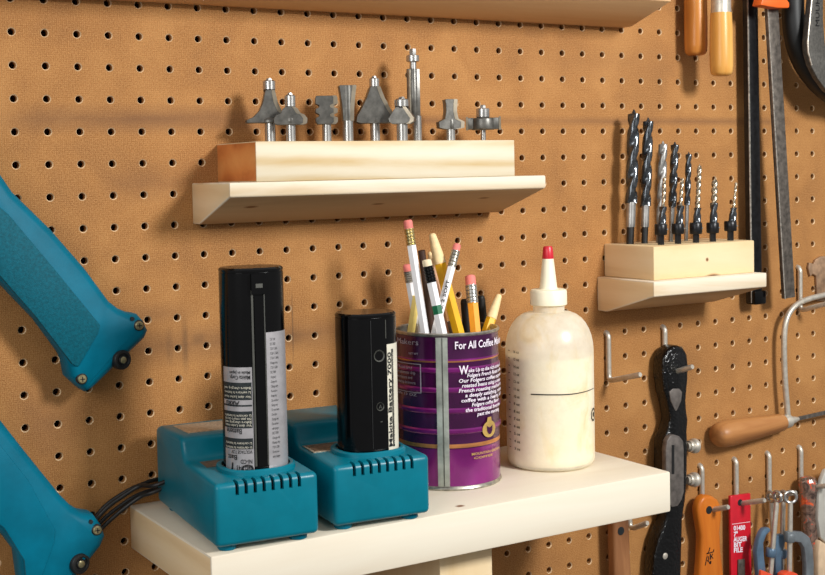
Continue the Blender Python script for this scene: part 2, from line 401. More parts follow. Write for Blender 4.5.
# ------------------------------------------------------------------ blocks
mb = MB().box(.1662, .4165, -.0766, -.0002, -.1184, -.0868, face_mi=[0, 0, 0, 0, 1, 0])
tag(mb.build('router_bit_block', ['pine', 'rust_end'], loc=(.29, -.038, -.1184), bevel=.0007), 'long pale wooden block with orange end grain holding nine router bits', 'block')
mb = MB().box(.5830, .7185, -.0718, -.0002, -.2216, -.1890, face_mi=[0, 0, 0, 0, 1, 0])
MP = wood('block_pine', (236, 214, 174), (229, 204, 160), (212, 180, 130), (4, 40, 20), ring=1, knots=((.0030, -.036, .0165, .0020, .0020), (.0110, -.036, -.0008, .010, .0030)))
M['block_pine'] = MP
tag(mb.build('drill_bit_block', ['block_pine', 'end_grain'], loc=(.65, -.036, -.2216), bevel=.001), 'pale square wooden block on short shelf holding drill bits and countersinks', 'block')

# ------------------------------------------------------------------ router bits
YB = -.040; ZB = -.0868
def px(u): return at(u, 120, YB).x
def pz(v, u=350): return at(u, v, YB).z
FACE = -.58
def wing_prism(mb, cx, prof, ang, th, mi=0, side=None):
    """prof: (half width, z); a plate cut to the cutter's outline, turned by ang about the shank"""
    ca, sa = math.cos(ang), math.sin(ang)
    L = [(-w, z) for w, z in prof] if side != 'r' else [(0, z) for w, z in (prof[0], prof[-1])]
    R = [(w, z) for w, z in prof] if side != 'l' else [(0, z) for w, z in (prof[0], prof[-1])]
    pts = [Vector((cx+w*ca+th/2*sa, YB+w*sa-th/2*ca, z)) for w, z in L+R[::-1]]
    mb.prism(pts, (-th*sa, th*ca, 0), mi)
def router_bit(name, label, u, shank, prof, bearing=None, ang=.3, th=.006,  core=None, y=-.040, carb=True):
    global YB
    YB = y; ang = ang+FACE; cx = px(u); k = mpp((cx, YB, ZB))
    t = thing(name, (cx, YB, ZB), label, 'router bit', 'router bits in the pale block')
    zt = pz(prof[-1][1], u)
    P = [(w*k, pz(v, u)) for w, v in prof]      # bottom to top
    MB().lathe((cx, YB, 0), [(shank*k, ZB), (shank*k, P[0][1]+.001)], 24).build('shank', 'chrome', t)
    mb = MB(); c = core or [(min(w, max(shank*1.05, w*.42)), v) for w, v in prof]
    mb.lathe((cx, YB, 0), [(w*k, pz(v, u)) for w, v in c], 24)
    wing_prism(mb, cx, P, ang, th)
    mb.build('cutter_body', 'carbide', t, bevel=.0003, bseg=1)
    if carb:
        # carbide strips brazed to the leading faces
        ca, sa = math.cos(ang), math.sin(ang)
        for sg in (1, -1):
            mb = MB()
            pts = [Vector((cx+sg*(w*.99*ca+(th/2+.0003)*sa), YB+sg*(w*.99*sa-(th/2+.0003)*ca), z)) for w, z in P]
            inn = [Vector((cx+sg*(max(w-.0035, w*.3)*ca+(th/2+.0003)*sa), YB+sg*(max(w-.0035, w*.3)*sa-(th/2+.0003)*ca), z)) for w, z in P]
            mb.prism(pts+inn[::-1], (-sg*.0006*sa, sg*.0006*ca, 0))
            mb.build('carbide_tip', 'edge', t)
    if bearing:
        r, v0, v1 = bearing
        za, zb = pz(v0, u), pz(v1, u); rr = r*k*1.22
        MB().lathe((cx, YB, 0), [(rr*.9, za), (rr, za+.0004), (rr, zb-.0004), (rr*.9, zb)], 28).build('bearing', 'chrome', t)
        MB().lathe((cx, YB, 0), [(rr*.93, za-.0012), (rr*.93, za)], 24).build('washer', 'dark_steel', t)
        MB().lathe((cx, YB, 0), [(rr*.82, zb), (rr*.78, zb+.0005)], 24).build('bearing_shield', 'dark_steel', t)
        MB().lathe((cx, YB, 0), [(rr*.5, zb+.0004), (rr*.5, zb+.0012), (rr*.38, zb+.002), (rr*.38, zb+.0022)], 6).build('cap_screw', 'steel', t)
    return t
router_bit('cove_router_bit', 'leftmost router bit, cove cutter with wide flat lip and bearing on top', 270, 5.4,
           [(24, 123), (24, 120), (17, 117), (11, 111), (7.5, 103), (5.5, 94), (4.6, 90.5)], (5.2, 90, 81), .25, .012, y=-.034)
router_bit('ogee_router_bit', 'small bearing router bit with ogee shoulders, second from left', 290.5, 4.8,
           [(13, 125), (16.5, 123.5), (17, 119), (14, 115), (10, 113.5), (7.5, 109), (4.5, 107)], (4.4, 107, 95.5), .12, .011, y=-.050)
router_bit('finger_joint_router_bit', 'blocky toothed router bit without bearing, third from left', 326.5, 4.7,
           [(9, 124.4), (11, 122), (11, 118), (7.5, 116.5), (7.5, 114.5), (11, 113), (11, 109), (7.5, 107.5), (7.5, 105.5), (11, 104), (11, 98), (10, 96)], None, .15, .011)
router_bit('dovetail_router_bit', 'slim dovetail router bit flaring out at its top', 347.7, 5.4,
           [(5.4, 121), (5.6, 117), (6, 108), (7.6, 94), (8.8, 86.5), (8, 85.4)], None, .25, .0085)
router_bit('cove_router_bit', 'largest bearing router bit with steep conical cove, in the middle', 375, 5,
           [(15, 123.5), (20, 122), (19, 116), (14, 108), (9, 98), (6, 90), (4.8, 87)], (4.2, 87, 78.5), .2, .014, y=-.030)
router_bit('chamfer_router_bit', 'short chamfer router bit with bearing, left of the long one', 402, 5.6,
           [(9, 124), (12.5, 121.5), (13, 118.5), (8, 111), (5, 107)], (6, 106.8, 99.5), -.1, .011, y=-.052)
# long flush trim bit
YB = -.034; u = 414; cx = px(u); k = mpp((cx, YB, ZB))
t = thing('flush_trim_router_bit', (cx, YB, ZB), 'tallest router bit, long straight cutter with stacked bearing on top', 'router bit', 'router bits in the pale block')
MB().lathe((cx+.003, YB, 0), [(4.8*k, ZB), (4.8*k, pz(116, u))], 24).build('shank', 'chrome', t)
mb = MB(); mb.lathe((cx, YB, 0), [(4.2*k, pz(118, u)), (4.2*k, pz(69, u))], 24)
wing_prism(mb, cx, [(6.2*k, pz(116, u)), (6.2*k, pz(69, u))], -.3, .005); mb.build('cutter_body', 'carbide', t, bevel=.0003)
mb = MB(); wing_prism(mb, cx, [(6.4*k, pz(114, u)), (6.4*k, pz(70, u))], .2, .0016); mb.build('carbide_tip', 'edge', t)
MB().lathe((cx, YB, 0), [(3.4*k, pz(69, u)), (3.4*k, pz(62, u))], 20).build('collar', 'steel', t)
MB().lathe((cx, YB, 0), [(5.6*k, pz(62, u)), (6, pz(62, u)) if False else (6.6*k, pz(61.4, u)), (6.6*k, pz(56, u)), (6.1*k, pz(55.4, u))], 24).build('bearing', 'chrome', t)
MB().lathe((cx, YB, 0), [(3.6*k, pz(55.5, u)), (3.8*k, pz(51.5, u)), (3.4*k, pz(49, u))], 6).build('cap_screw', 'chrome', t)
# core-box style bit with a waist
router_bit('fluted_router_bit', 'waisted router bit with two curved flutes, second from right', 450.3, 4.8,
           [(6, 129.4), (13, 128), (13.4, 122), (7, 119), (5.6, 112), (5.8, 104), (6.6, 100), (5, 99.3)], None, .3, .009)
# slot cutter
YB = -.040; u = 483; cx = px(u); k = mpp((cx, YB, ZB))
t = thing('slot_cutter_router_bit', (cx, YB, ZB), 'rightmost router bit, wide flat slot cutter with bearing on top', 'router bit', 'router bits in the pale block')
MB().lathe((cx, YB, 0), [(2.6*k, ZB), (2.6*k, pz(129, u))], 20).build('shank', 'chrome', t)
mb = MB(); mb.lathe((cx, YB, 0), [(11*k, pz(130, u)), (12*k, pz(129, u)), (12*k, pz(119, u)), (11*k, pz(118, u))], 28)
wing_prism(mb, cx, [(16*k, pz(129.4, u)), (16*k, pz(118, u))], -.55, .011); mb.build('cutter_body', 'carbide', t, bevel=.0005)
for sg in (1, -1):
    ca, sa = math.cos(-.55), math.sin(-.55); c_ = Vector((cx+sg*16.3*k*ca+.0058*sa, YB+sg*16.3*k*sa-.0058*ca, 0)); e_ = Vector((ca, sa, 0))*.0009
    MB().prism([c_-e_+Vector((0, 0, pz(130.2, u))), c_+e_+Vector((0, 0, pz(130.2, u))), c_+e_+Vector((0, 0, pz(117, u))), c_-e_+Vector((0, 0, pz(117, u)))], (-.003*sa, .003*ca, 0)).build('carbide_tip', 'edge', t)
MB().lathe((cx, YB, 0), [(6*k, pz(117.8, u)), (6.8*k, pz(117, u)), (6.8*k, pz(109, u)), (6.2*k, pz(108.4, u))], 24).build('bearing', 'chrome', t)
MB().lathe((cx, YB, 0), [(3*k, pz(108.4, u)), (3*k, pz(106, u)), (2.4*k, pz(105, u))], 6).build('cap_screw', 'steel', t)

# ------------------------------------------------------------------ drill bits and countersinks
ZD = -.1890
def drill(label, ub, ut, vt, Rpx, y, v_flute, v_shank=None, shank_r=None, mats=('oxide', 'steel', 'black_dull'), pitch=.022, depth=.34):
    b = at(ub, 243, y); tp = at(ut, vt, y); k = mpp(b)
    R = Rpx*k*1.12; H = tp.z-ZD; lean = ((tp.x-b.x)/H, 0)
    zf = at(ub, v_flute, y).z-ZD
    t = thing('drill_bit', (b.x, y, ZD), label, 'drill bit', 'brad point drill bits in the square block')
    c = Vector((b.x, y, ZD))
    MB().twist(c, R, zf, H-R*.75, pitch, lean, depth=depth).build('flute', mats[0], t, ang=50)
    sr = (shank_r or Rpx)*k; z1 = 0
    if v_shank:
        z1 = at(ub, v_shank, y).z-ZD
        MB().rings([[c+Vector((sr*.82*math.cos(a)+lean[0]*z, sr*.82*math.sin(a), z)) for a in [2*PI*i/20 for i in range(20)]] for z in (0, z1)]).build('shank_end', mats[2], t)
    MB().rings([[c+Vector((sr*math.cos(a)+lean[0]*z, sr*math.sin(a), z)) for a in [2*PI*i/20 for i in range(20)]] for z in (z1, zf+.001)]).build('shank', mats[1], t)
drill('largest black brad point drill bit at left of the square block', 630, 634, 109.5, 5.4, -.022, 203, 227, 4.6, pitch=.062)
drill('second largest black brad point drill bit, beside the largest', 644.5, 648.3, 117.5, 4.7, -.024, 206, 227, 3.9, pitch=.058)
drill('third drill bit from left, silvery,, standing behind the first countersink', 660, 663, 141, 4.0, -.030, 222, pitch=.044, mats=('steel', 'steel', 'black_dull'))
drill('black drill bit with thin silver shank, fourth from left in the back row', 670.8, 675, 141.8, 3.7, -.022, 207, None, 2.4, pitch=.038)
drill('smallest black brad point drill bit, fifth and last in the back row', 686, 688.8, 152, 2.8, -.022, 205, None, 2.0, pitch=.034)
def countersink(label, u, ut, vt, Rpx, vcol, vtap, y=-.056, mats='bright_drill', collar_r=6.2, base_r=3.3):
    b = at(u, 244, y); tp = at(ut, vt, y); k = mpp(b); c = Vector((b.x, y, ZD))
    t = thing('countersink_bit', c, label, 'countersink bit', 'countersink bits in the square block')
    z = lambda v: at(u, v, y).z-ZD
    H = tp.z-ZD; lean = ((tp.x-b.x)/H, 0)
    MB().lathe(c, [(base_r*k, 0), (base_r*k, z(vcol[0])+.0005)], 6).build('shank', 'dark_steel', t)
    r = collar_r*k
    MB().lathe(c, [(r*.9, z(vcol[0])), (r, z(vcol[0])+.0008), (r, z(vcol[1])-.0008), (r*.9, z(vcol[1]))], 24).build('collar', 'dark_steel', t)
    cs = c+Vector((r*.75, -r*.65, (z(vcol[0])+z(vcol[1]))/2))
    MB().lathe(cs, [(.0010, 0), (.0010, .0008)], 10, axis=(.7, -.7, 0)).build('set_screw', 'steel', t)
    MB().twist(c, collar_r*.62*k, z(vcol[1])-.001, z(vtap), .035, lean, depth=.3, tip=True).build('countersink_cutter', 'oxide', t, ang=50)
    MB().twist(c, Rpx*k, z(vtap)-.004, H, .014, lean, depth=.38, seg=14).build('flute', mats, t, ang=50)
countersink('countersink bit at left end of front row, before the silvery drill bit', 661, 664.5, 178, 1.9, (235, 224), 207)
countersink('countersink with pale thin drill, second from left in front row', 678, 682.3, 179, 2.0, (234, 223.5), 206)
countersink('countersink with the tallest drill, third from left in front row', 696, 699.5, 166, 2.5, (234, 222.5), 208)
countersink('countersink with short stubby drill, fourth from left in front row', 712.8, 714.8, 180, 3.2, (233, 222.5), 203)
countersink('countersink with thinnest drill, at the right end of front row', 730.5, 736, 183, 1.5, (231, 221), 208)

# ------------------------------------------------------------------ chargers and batteries
ZS = -.3773
def rot_xy(p, c, a): return Vector((c[0]+(p[0]-c[0])*math.cos(a)-(p[1]-c[1])*math.sin(a), c[1]+(p[0]-c[0])*math.sin(a)+(p[1]-c[1])*math.cos(a), p[2]))
ANG = math.radians(-5)
def oval(rx, ry, n=40, e=2.6):
    out = []
    for i in range(n):
        a = 2*PI*i/n; c_, s_ = math.cos(a), math.sin(a)
        out.append((rx*math.copysign(abs(c_)**(2/e), c_), ry*math.copysign(abs(s_)**(2/e), s_)))
    return out
BRX, BRY = .0232, .0200
def charger(x0, yf, w, label, by, deck_plate, top_label, boff):
    D = .150; c = (x0, yf); H0 = .0045
    T = lambda p: rot_xy((x0+p[0], yf+p[1], ZS+p[2]), c, ANG)
    t = thing('battery_charger', T((w/2, D/2, 0)), label, 'charger', 'teal battery chargers on the thick shelf')
    prof = [(0, H0), (0, .0495), (.067, .0515)]
    for i in range(1, 7):
        a = PI/2*i/6; prof.append((.067+.011*math.sin(a), .0515+.0155*(1-math.cos(a))))
    prof += [(.086, .0690), (.139, .0670), (D, .0650), (D, H0)]
    mb = MB(); mb.prism([(0, y, z) for y, z in prof], (w, 0, 0))
    mb.v = [T(p) for p in mb.v]
    body = mb.build('housing', 'teal', t, bevel=.0055, bseg=4, ang=50)
    # battery well and the row of vent slots over the front edge
    cut = MB(); org = body.matrix_world.translation
    bpy.context.view_layer.update(); org = body.matrix_world.translation.copy()
    bc = (w/2+boff, by)
    cut.rings([[T((bc[0]+x, bc[1]+y, z)) for x, y in oval(BRX+.0012, BRY+.0012)] for z in (.020, .09)])
    cutter = cut
    n = 8
    for i in range(n):
        xx = w*.21+i*w*.60/(n-1)
        cutter.add([T(p) for p in [(xx-.0013+dx, y, z) for z in (.0405, .060) for y in (-.01, .0095) for dx in (0, .0026)]],
                   [(0, 2, 3, 1), (4, 5, 7, 6), (0, 1, 5, 4), (2, 6, 7, 3), (0, 4, 6, 2), (1, 3, 7, 5)])
    boolean(body, cutter)
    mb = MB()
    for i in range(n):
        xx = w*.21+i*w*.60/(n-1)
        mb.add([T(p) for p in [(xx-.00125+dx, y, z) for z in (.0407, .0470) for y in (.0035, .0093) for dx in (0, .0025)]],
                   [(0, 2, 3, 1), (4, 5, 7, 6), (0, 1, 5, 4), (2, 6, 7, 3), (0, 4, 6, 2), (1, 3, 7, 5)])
    mb.build('vent_shade', 'slot', t)  # near-black blocks painting in the shade inside the vent slots
    # raised collar round the well
    mb = MB(); rr = []
    for (dr, z) in ((.0012, .0480), (.0052, .0480), (.0048, .0524), (.0034, .0534), (.0014, .0532)):
        rr.append([T((bc[0]+x, bc[1]+y, z+.0012*((bc[1]+y)/.067))) for x, y in oval(BRX+dr, BRY+dr)])
    rr.append(rr[0]); mb.rings(rr, cap=False); mb.build('well_collar', 'teal', t)
    for fx in (.012, w-.012):
        for fy in (.013, D-.016):
            MB().lathe(T((fx, fy, 0)), [(.0062, 0), (.0068, .0008), (.0068, H0+.0016)], 20).build('foot', 'teal_dull', t)
    def plate(x0, x1, y0, y1, zf, th, name, mat, mi2=None):
        mb = MB(); vs = [T((x, y, zf(y)+dz)) for dz in (0, th) for y in (y0, y1) for x in (x0, x1)]
        mb.add(vs, [(0, 2, 3, 1), (4, 5, 7, 6), (0, 1, 5, 4), (2, 6, 7, 3), (0, 4, 6, 2), (1, 3, 7, 5)]); return mb.build(name, mat, t)
    ztop = lambda y: .0690+(.0670-.0690)*(y-.086)/.053
    zdk = lambda y: .0495+.002*y/.067
    if top_label: plate(.009, w-.009, .090, .132, ztop, .0004, 'rating_label', 'gold_label')
    if deck_plate:
        plate(.003, w-.010, .045, .068, zdk, .0006, 'deck_label_border', 'gold_label'); plate(.005, w-.012, .0465, .0665, lambda y: zdk(y)+.0005, .0004, 'deck_label_reflection', 'dusty_plate_reflection')
    else:
        plate(.010, w-.014, .048, .066, zdk, .0003, 'deck_label_reflection', 'dusty_plate_reflection')  # left charger: brownish reflection on the deck painted as a thin plate
    return t, T, bc
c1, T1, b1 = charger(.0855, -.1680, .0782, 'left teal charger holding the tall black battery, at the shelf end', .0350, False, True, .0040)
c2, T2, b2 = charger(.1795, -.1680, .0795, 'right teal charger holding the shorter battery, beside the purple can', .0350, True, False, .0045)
def smooth_path(pts, n=8):
    pts = [Vector(p) for p in pts]; out = []
    for i in range(len(pts)-1):
        p0, p1, p2, p3 = pts[max(i-1, 0)], pts[i], pts[i+1], pts[min(i+2, len(pts)-1)]
        for k in range(n):
            s = k/n; out.append(.5*((2*p1)+(p2-p0)*s+(2*p0-5*p1+4*p2-p3)*s*s+(3*p1-p0-3*p2+p3)*s**3))
    return out+[pts[-1]]
def cord(t, start, dz, dy):
    pts = [start, start+Vector((-.012, .004, -.004)), at(140, 492+dz, -.016+dy), at(122, 504+dz*1.2, -.012+dy), at(104, 519+dz*1.4, -.011+dy), at(86, 540+dz, -.010+dy), at(70, 575+dz, -.010+dy)]
    MB().tube(smooth_path(pts), .0017, 10).build('power_cord', 'rubber', t)
cord(c1, T1((.0045, .128, .026)), -6, -.005); cord(c1, T1((.0045, .138, .018)), 5, -.004)
# the second charger's cords run along the wall behind the first
def cord2(t, start, dz, dy):
    pts = [start, at(215, 486, -.008+dy), at(165, 488+dz, -.008+dy), at(140, 494+dz, -.010+dy), at(120, 506+dz*1.2, -.008+dy), at(102, 521+dz*1.3, -.007+dy), at(84, 543+dz, -.007+dy), at(66, 577+dz, -.007+dy)]
    MB().tube(smooth_path(pts), .0017, 10).build('power_cord', 'rubber', t)
cord2(c2, T2((.006, .147, .022)), 0, .0030); cord2(c2, T2((.006, .148, .030)), -9, .0045)

def battery(T, bc, H, label, n_lab):
    t = thing('battery_pack', T((bc[0], bc[1], .022)), label, 'battery', 'black stick batteries standing in the chargers')
    z0, z1 = .0215, H
    def ring(dr, z, e=2.4): return [T((bc[0]+x, bc[1]+y, z)) for x, y in oval(BRX-dr, BRY-dr, 64, e)]
    MB().rings([ring(.001, z0), ring(0, z0+.001), ring(0, z1-.0035), ring(.0008, z1-.0034), ring(.0008, z1-.0028), ring(0, z1-.0027), ring(0, z1-.0012), ring(.0012, z1)]).build('case', 'black', t, ang=30)
    N = 240; poly = oval(BRX, BRY, N, 2.4); i0 = min(range(N), key=lambda i: abs(poly[i][0])+(0 if poly[i][1] < 0 else 1))
    fw = [(0, poly[i0])]; bk = [(0, poly[i0])]
    for k in range(1, N//2):
        for lst, sg in ((fw, 1), (bk, -1)):
            p = poly[(i0+sg*k) % N]; q = lst[-1][1]; lst.append((lst[-1][0]+math.hypot(p[0]-q[0], p[1]-q[1]), p))
    def surf(s_, z, lift=.0003):
        """point of the case at arc length s_ to the right of its front centre line"""
        lst = fw if s_ >= 0 else bk; a = abs(s_); j = 1
        while j < len(lst)-1 and lst[j][0] < a: j += 1
        (l0, p), (l1, q) = lst[j-1], lst[j]; f = min(1, max(0, (a-l0)/max(l1-l0, 1e-9))); x = p[0]+(q[0]-p[0])*f; y = p[1]+(q[1]-p[1])*f
        tx, ty = q[0]-p[0], q[1]-p[1]; nx, ny = ty, -tx
        if nx*x+ny*y < 0: nx, ny = -nx, -ny
        l = math.hypot(nx, ny) or 1
        return T((bc[0]+x+nx/l*lift, bc[1]+y+ny/l*lift, z))
    def patch(xa, xb, za, zb, name, mat, lift=.0003, n=14):
        vs = []; fs = []
        for i in range(n+1):
            x = xa+(xb-xa)*i/n; vs += [surf(x, za, lift), surf(x, zb, lift), surf(x, za, .00002), surf(x, zb, .00002)]
        for i in range(n):
            a, b = i*4, i*4+4; fs += [(a, b, b+1, a+1), (a+1, b+1, b+3, a+3), (a, a+2, b+2, b)]
        fs += [(0, 1, 3, 2), (n*4, n*4+2, n*4+3, n*4+1)]
        return MB().add(vs, fs).build(name, mat, t)
    return t, surf, patch
# px helper: battery one.  local x runs -.025 .. .025
H1 = -.1795-ZS; H2 = -.2195-ZS
t1, s1, p1 = battery(T1, b1, H1, 'tall black stick battery with silver labels, standing in left charger', 1)
def zl(v, u, y=-.132): return at(u, v, y).z-ZS
def strip(surf, t, xa, xb, za, zb, name, mat, lift=.0012):
    vs = []
    for z in (za, zb):
        for x in (xa, xb): vs += [surf(x, z, lift), surf(x, z, -.0004)]
    MB().add(vs, [(0, 2, 6, 4), (1, 5, 7, 3), (0, 4, 5, 1), (2, 3, 7, 6), (4, 6, 7, 5), (0, 1, 3, 2)]).build(name, mat, t)
# raised spine with two thin seams, catch at its head
strip(s1, t1, -.0054, .0014, .0555, zl(292, 262), 'spine', 'black', .0016)
strip(s1, t1, -.0074, -.0060, .0555, zl(287, 252), 'seam_line', 'seam', .0009)
strip(s1, t1, .0018, .0025, .0555, zl(287, 268), 'seam_line', 'seam', .0009)
strip(s1, t1, -.0072, .0030, zl(290, 262), H1-.004, 'catch', 'black', .0028)
strip(s1, t1, -.0044, .0004, zl(284, 262), zl(280, 262), 'catch_slot', 'seam', .0032)
za, zb = .049, zl(363.5, 236)
p1(-.0330, -.0080, za, zb, 'silver_label', 'silver_label')
p1(.0030, .0260, za, zl(327, 276), 'silver_label', 'silver_label')
hgt = zb-za; LL = -.0325; RR = -.0086
for a, b in ((.44, .595), (.64, .655), (.245, .345), (.70, .86)):
    p1(LL, RR, za+hgt*a, za+hgt*b, 'printed_panel', 'label_dark', .0005)
mb = MB()
def line(surf, body, xr, z, size, width=None, bold=.01):  # upside-down print: starts at the right
    put_text(mb, body, lambda x, y: surf(xr-x, z-y, .0007), size, width, bold)
line(s1, 'Makita Corp.', -.0092, za+hgt*.925, .0042, .0155)
line(s1, 'Made in Japan', -.0092, za+hgt*.965, .0032, .0155)
line(s1, 'Akku', -.0175, za+hgt*.69, .0058, .0115)
line(s1, 'Batterie', -.0160, za+hgt*.435, .0056, .0135)
line(s1, 'VOLTAGE 7.2V', -.0092, za+hgt*.235, .0034, .0155)
line(s1, 'Batt', -.0200, za+hgt*.19, .0052, .0085)
line(s1, 'NI-CD', -.0092, za+hgt*.150, .0044, .0085)
line(s1, 'BK23/43', -.0092, za+hgt*.095, .0048, .0115)
mb.build('lettering', 'ink', t1)
# small lines of white print on the dark panels
mb = MB()
for a in (.475, .505, .535, .565, .27, .31, .74, .78, .82):
    put_text(mb, random.choice(['Li caricare la batteria', 'Before charging read', 'Vor dem Laden lesen', 'Ne pas court-circuit']), lambda x, y, a=a: s1(-.0092-x, za+hgt*a-y, .0008), .0026, .0215)
mb.build('small_print', 'cream_label', t1)
mb = MB()
for i in range(26):
    z = zl(327, 276)-.006-i*.0034
    if z < .052: break
    put_text(mb, random.choice(['7.2V 1.3Ah', 'Charge only', 'with charger', 'DC 7000', 'Do not burn', 'Keep dry']), lambda x, y, z=z: s1(.0060+x, z+y, .0007), .0026, random.uniform(.004, .0072))
mb.build('lettering', 'ink', t1)
mb = MB()   # round recycling mark and bent arrow at the label foot
vs = []; fs = []
for i in range(24):
    a = 2*PI*i/24
    for r in (.0036, .0029): vs.append(s1(-.0128+r*1.2*math.cos(a), za+.0046+r*math.sin(a), .0007))
for i in range(24): j = (i+1) % 24; fs.append((2*i, 2*j, 2*j+1, 2*i+1))
mb.add(vs, fs)
mb.add([s1(x, za+z, .0007) for x, z in ((-.0285, .001), (-.0245, .001), (-.0235, .009), (-.0245, .0095), (-.0255, .0035), (-.0285, .0035))], [(0, 1, 2, 3, 4, 5)])
put_text(mb, 'CD', lambda x, y: s1(-.0090-x, za+.007-y, .0007), .005)
mb.build('printed_mark', 'ink', t1)

t2, s2, p2 = battery(T2, b2, H2, 'shorter black stick battery with cream side label, standing in right charger', 2)
zz = lambda v, u=370: at(u, v, -.132).z-ZS
strip(s2, t2, -.0052, -.0047, .0555, H2-.005, 'seam_line', 'black_dull', .0006)
strip(s2, t2, .0074, .0079, zz(335), H2-.005, 'seam_line', 'seam', .0005)
ya, yb = .049, zz(341)
p2(.0085, .0260, ya, yb, 'side_label', 'cream_label')
p2(.0129, .0150, ya+.006, yb-.004, 'printed_panel', 'ink', .0005)
mb = MB(); L = yb-ya-.012
put_text(mb, 'Makita Battery 7000', lambda x, y: s2(.0121-y, ya+.006+x, .0007), .0048, L, .02)
mb.build('lettering', 'ink', t2)
mb = MB()
for i in range(14): put_text(mb, random.choice(['DC 7.2V', 'NI-CD', 'JAPAN', '191679']), lambda x, y, i=i: s2(.0147-y, ya+.008+i*L/14.5+x, .0008), .0016, .005)
mb.build('small_print', 'cream_label', t2)
def ringmark(surf, cx_, z, R, r, name, mat, t):
    vs = []; fs = []
    for i in range(28):
        a = 2*PI*i/28
        vs += [surf(cx_+(R-r)*math.cos(a), z+(R-r)*math.sin(a), .0001), surf(cx_+R*.97*math.cos(a), z+R*.97*math.sin(a), .0008), surf(cx_+R*math.cos(a), z+R*math.sin(a), .0001)]
    for i in range(28):
        j = (i+1) % 28; fs += [(3*i, 3*j, 3*j+1, 3*i+1), (3*i+1, 3*j+1, 3*j+2, 3*i+2)]
    MB().add(vs, fs).build(name, mat, t)
ringmark(s2, .0016, zz(351.5), .0046, .001, 'round_moulding', 'seam', t2)
ringmark(s2, .0016, zz(401), .0033, .0007, 'round_moulding', 'seam', t2)
mb = MB(); put_text(mb, 'A', lambda x, y: s2(.0016+x, zz(401)-.0014+y, .0006), .004, .0028, center=True)
put_text(mb, '-', lambda x, y: s2(.0010+x, zz(417.5)+y, .0006), .006, .0022); mb.build('moulded_mark', 'seam', t2)

# ------------------------------------------------------------------ coffee can with pencils
CC = Vector((.3416, -.0753, ZS)); CR = .0443; ZR = -.2465-ZS
t = thing('coffee_can', CC, 'purple metal coffee can full of pencils, between charger and glue bottle', 'can')
def zc(v): return at(448, v, CC.y-CR).z-ZS
prof = [(.9, 0), (CR+.0006, 0), (CR+.0012, .0012), (CR+.0006, .0028), (CR, .0034)]
prof[0] = (CR-.004, .0015)
rows = [2, 2, 2, 2]
def to(v, r, mi):
    prof.append((r, zc(v))); rows.append(mi)
seq = [(452, CR, 0), (450.8, CR+.0003, 1), (448.6, CR+.0003, 3), (447, CR, 3), (437, CR, 1), (435.5, CR+.0012, 0), (433, CR+.0012, 0), (431.5, CR, 0), (416, CR, 1), (414.5, CR+.0012, 0), (412, CR+.0012, 0), (410.5, CR, 0),
       (395, CR, 1), (393.5, CR+.0012, 0), (391, CR+.0012, 0), (389.5, CR, 0), (375, CR, 1), (373.5, CR+.0012, 0), (371, CR+.0012, 0), (369.5, CR, 0), (364.2, CR, 1), (362.6, CR+.0003, 3), (361, CR, 0)]
for v, r, mi in seq: to(v, r, mi)
prof += [(CR, ZR-.003), (CR+.0011, ZR-.0022), (CR+.0014, ZR-.0008), (CR+.0008, ZR), (CR-.0006, ZR), (CR-.0012, ZR-.001)]
rows += [1, 2, 2, 2, 2, 2]
prof += [(CR-.0012, .003), (.002, .003)]; rows += [2, 2]
MB().lathe(CC, prof, 96, cap=True, row_mi=rows).build('can_body', ['purple', 'purple_dark', 'tin', 'gold_line'], t, ang=25)
# angle on the can facing the camera
a0 = math.atan2(CP.y-CC.y, CP.x-CC.x)
def can_pt(s, z, lift=.0004): # s: arc length to the right of the camera-facing line
    a = a0+s/CR; return CC+Vector(((CR+lift)*math.cos(a), (CR+lift)*math.sin(a), z))
def ang_s(u):
    # arc position of a pixel column on the can front
    k = (u-448.5)/51.5; return CR*math.asin(max(-1, min(1, k)))
mb = MB()
sa, sb = ang_s(438.5), ang_s(449.5)
for (x0, x1, lift) in ((sa, sb, .0014),):
    n = 6; vs = []; fs = []
    for i in range(n+1):
        s_ = x0+(x1-x0)*i/n
        vs += [can_pt(s_, .0036, .0013), can_pt(s_, ZR-.0032, .0013), can_pt(s_, .0036, 0), can_pt(s_, ZR-.0032, 0)]
    for i in range(n):
        b, c_ = i*4, i*4+4; fs += [(b, c_, c_+1, b+1)]
    fs += [(0, 1, 3, 2), (n*4, n*4+2, n*4+3, n*4+1)]; mb.add(vs, fs)
mb.build('side_seam', 'tin_seam', t)
mb = MB(); mb.add([can_pt(ang_s(444)+dx, z, .0017) for z in (.004, ZR-.0034) for dx in (0, .0007)], [(0, 1, 3, 2)]); mb.build('seam_line', 'seam', t)
mb = MB()
def ctext(mb, body, u, v, size, u2=None, bold=.012, shear=0):
    s0 = ang_s(u); w = ang_s(u2)-s0 if u2 else None; z = zc(v)
    put_text(mb, body, lambda x, y: can_pt(s0+x, z+y, .0016), size, w, bold, shear=shear)
ctext(mb, 'For All Coffee Makers', 456, 350.5, .0088, 505 if False else 499.9, .015)
mb.build('lettering', 'white_ink', t)
mb = MB(); ctext(mb, 'Makers', 402, 347, .0066, 422.5, .0); mb.build('lettering', 'grey_ink', t)
mb = MB()
ctext(mb, 'W', 460, 376, .0100, 468.5, .02)
lines = ['ake Up to the rich aroma of', 'Folgers French Roast coffee', 'Our Folgers coffee experts', 'roasted beans using a unique', 'French roasting method for',
         'a deeply satisfying, robust', 'coffee with a hearty, full', 'Folgers coffee flavor', 'the traditional favorite', 'past the morning']
us = [(468.5, 499), (467, 499.5), (459, 499.5), (462, 499), (459, 499.6), (465, 499.6), (461, 499.2), (471, 497), (465, 498), (476, 497)]
for i, (ln, (ua, ub)) in enumerate(zip(lines, us)): ctext(mb, ln, ua, 374.5+i*5.0, .0043, ub, .02, .15)
mb.build('lettering', 'white_ink', t)
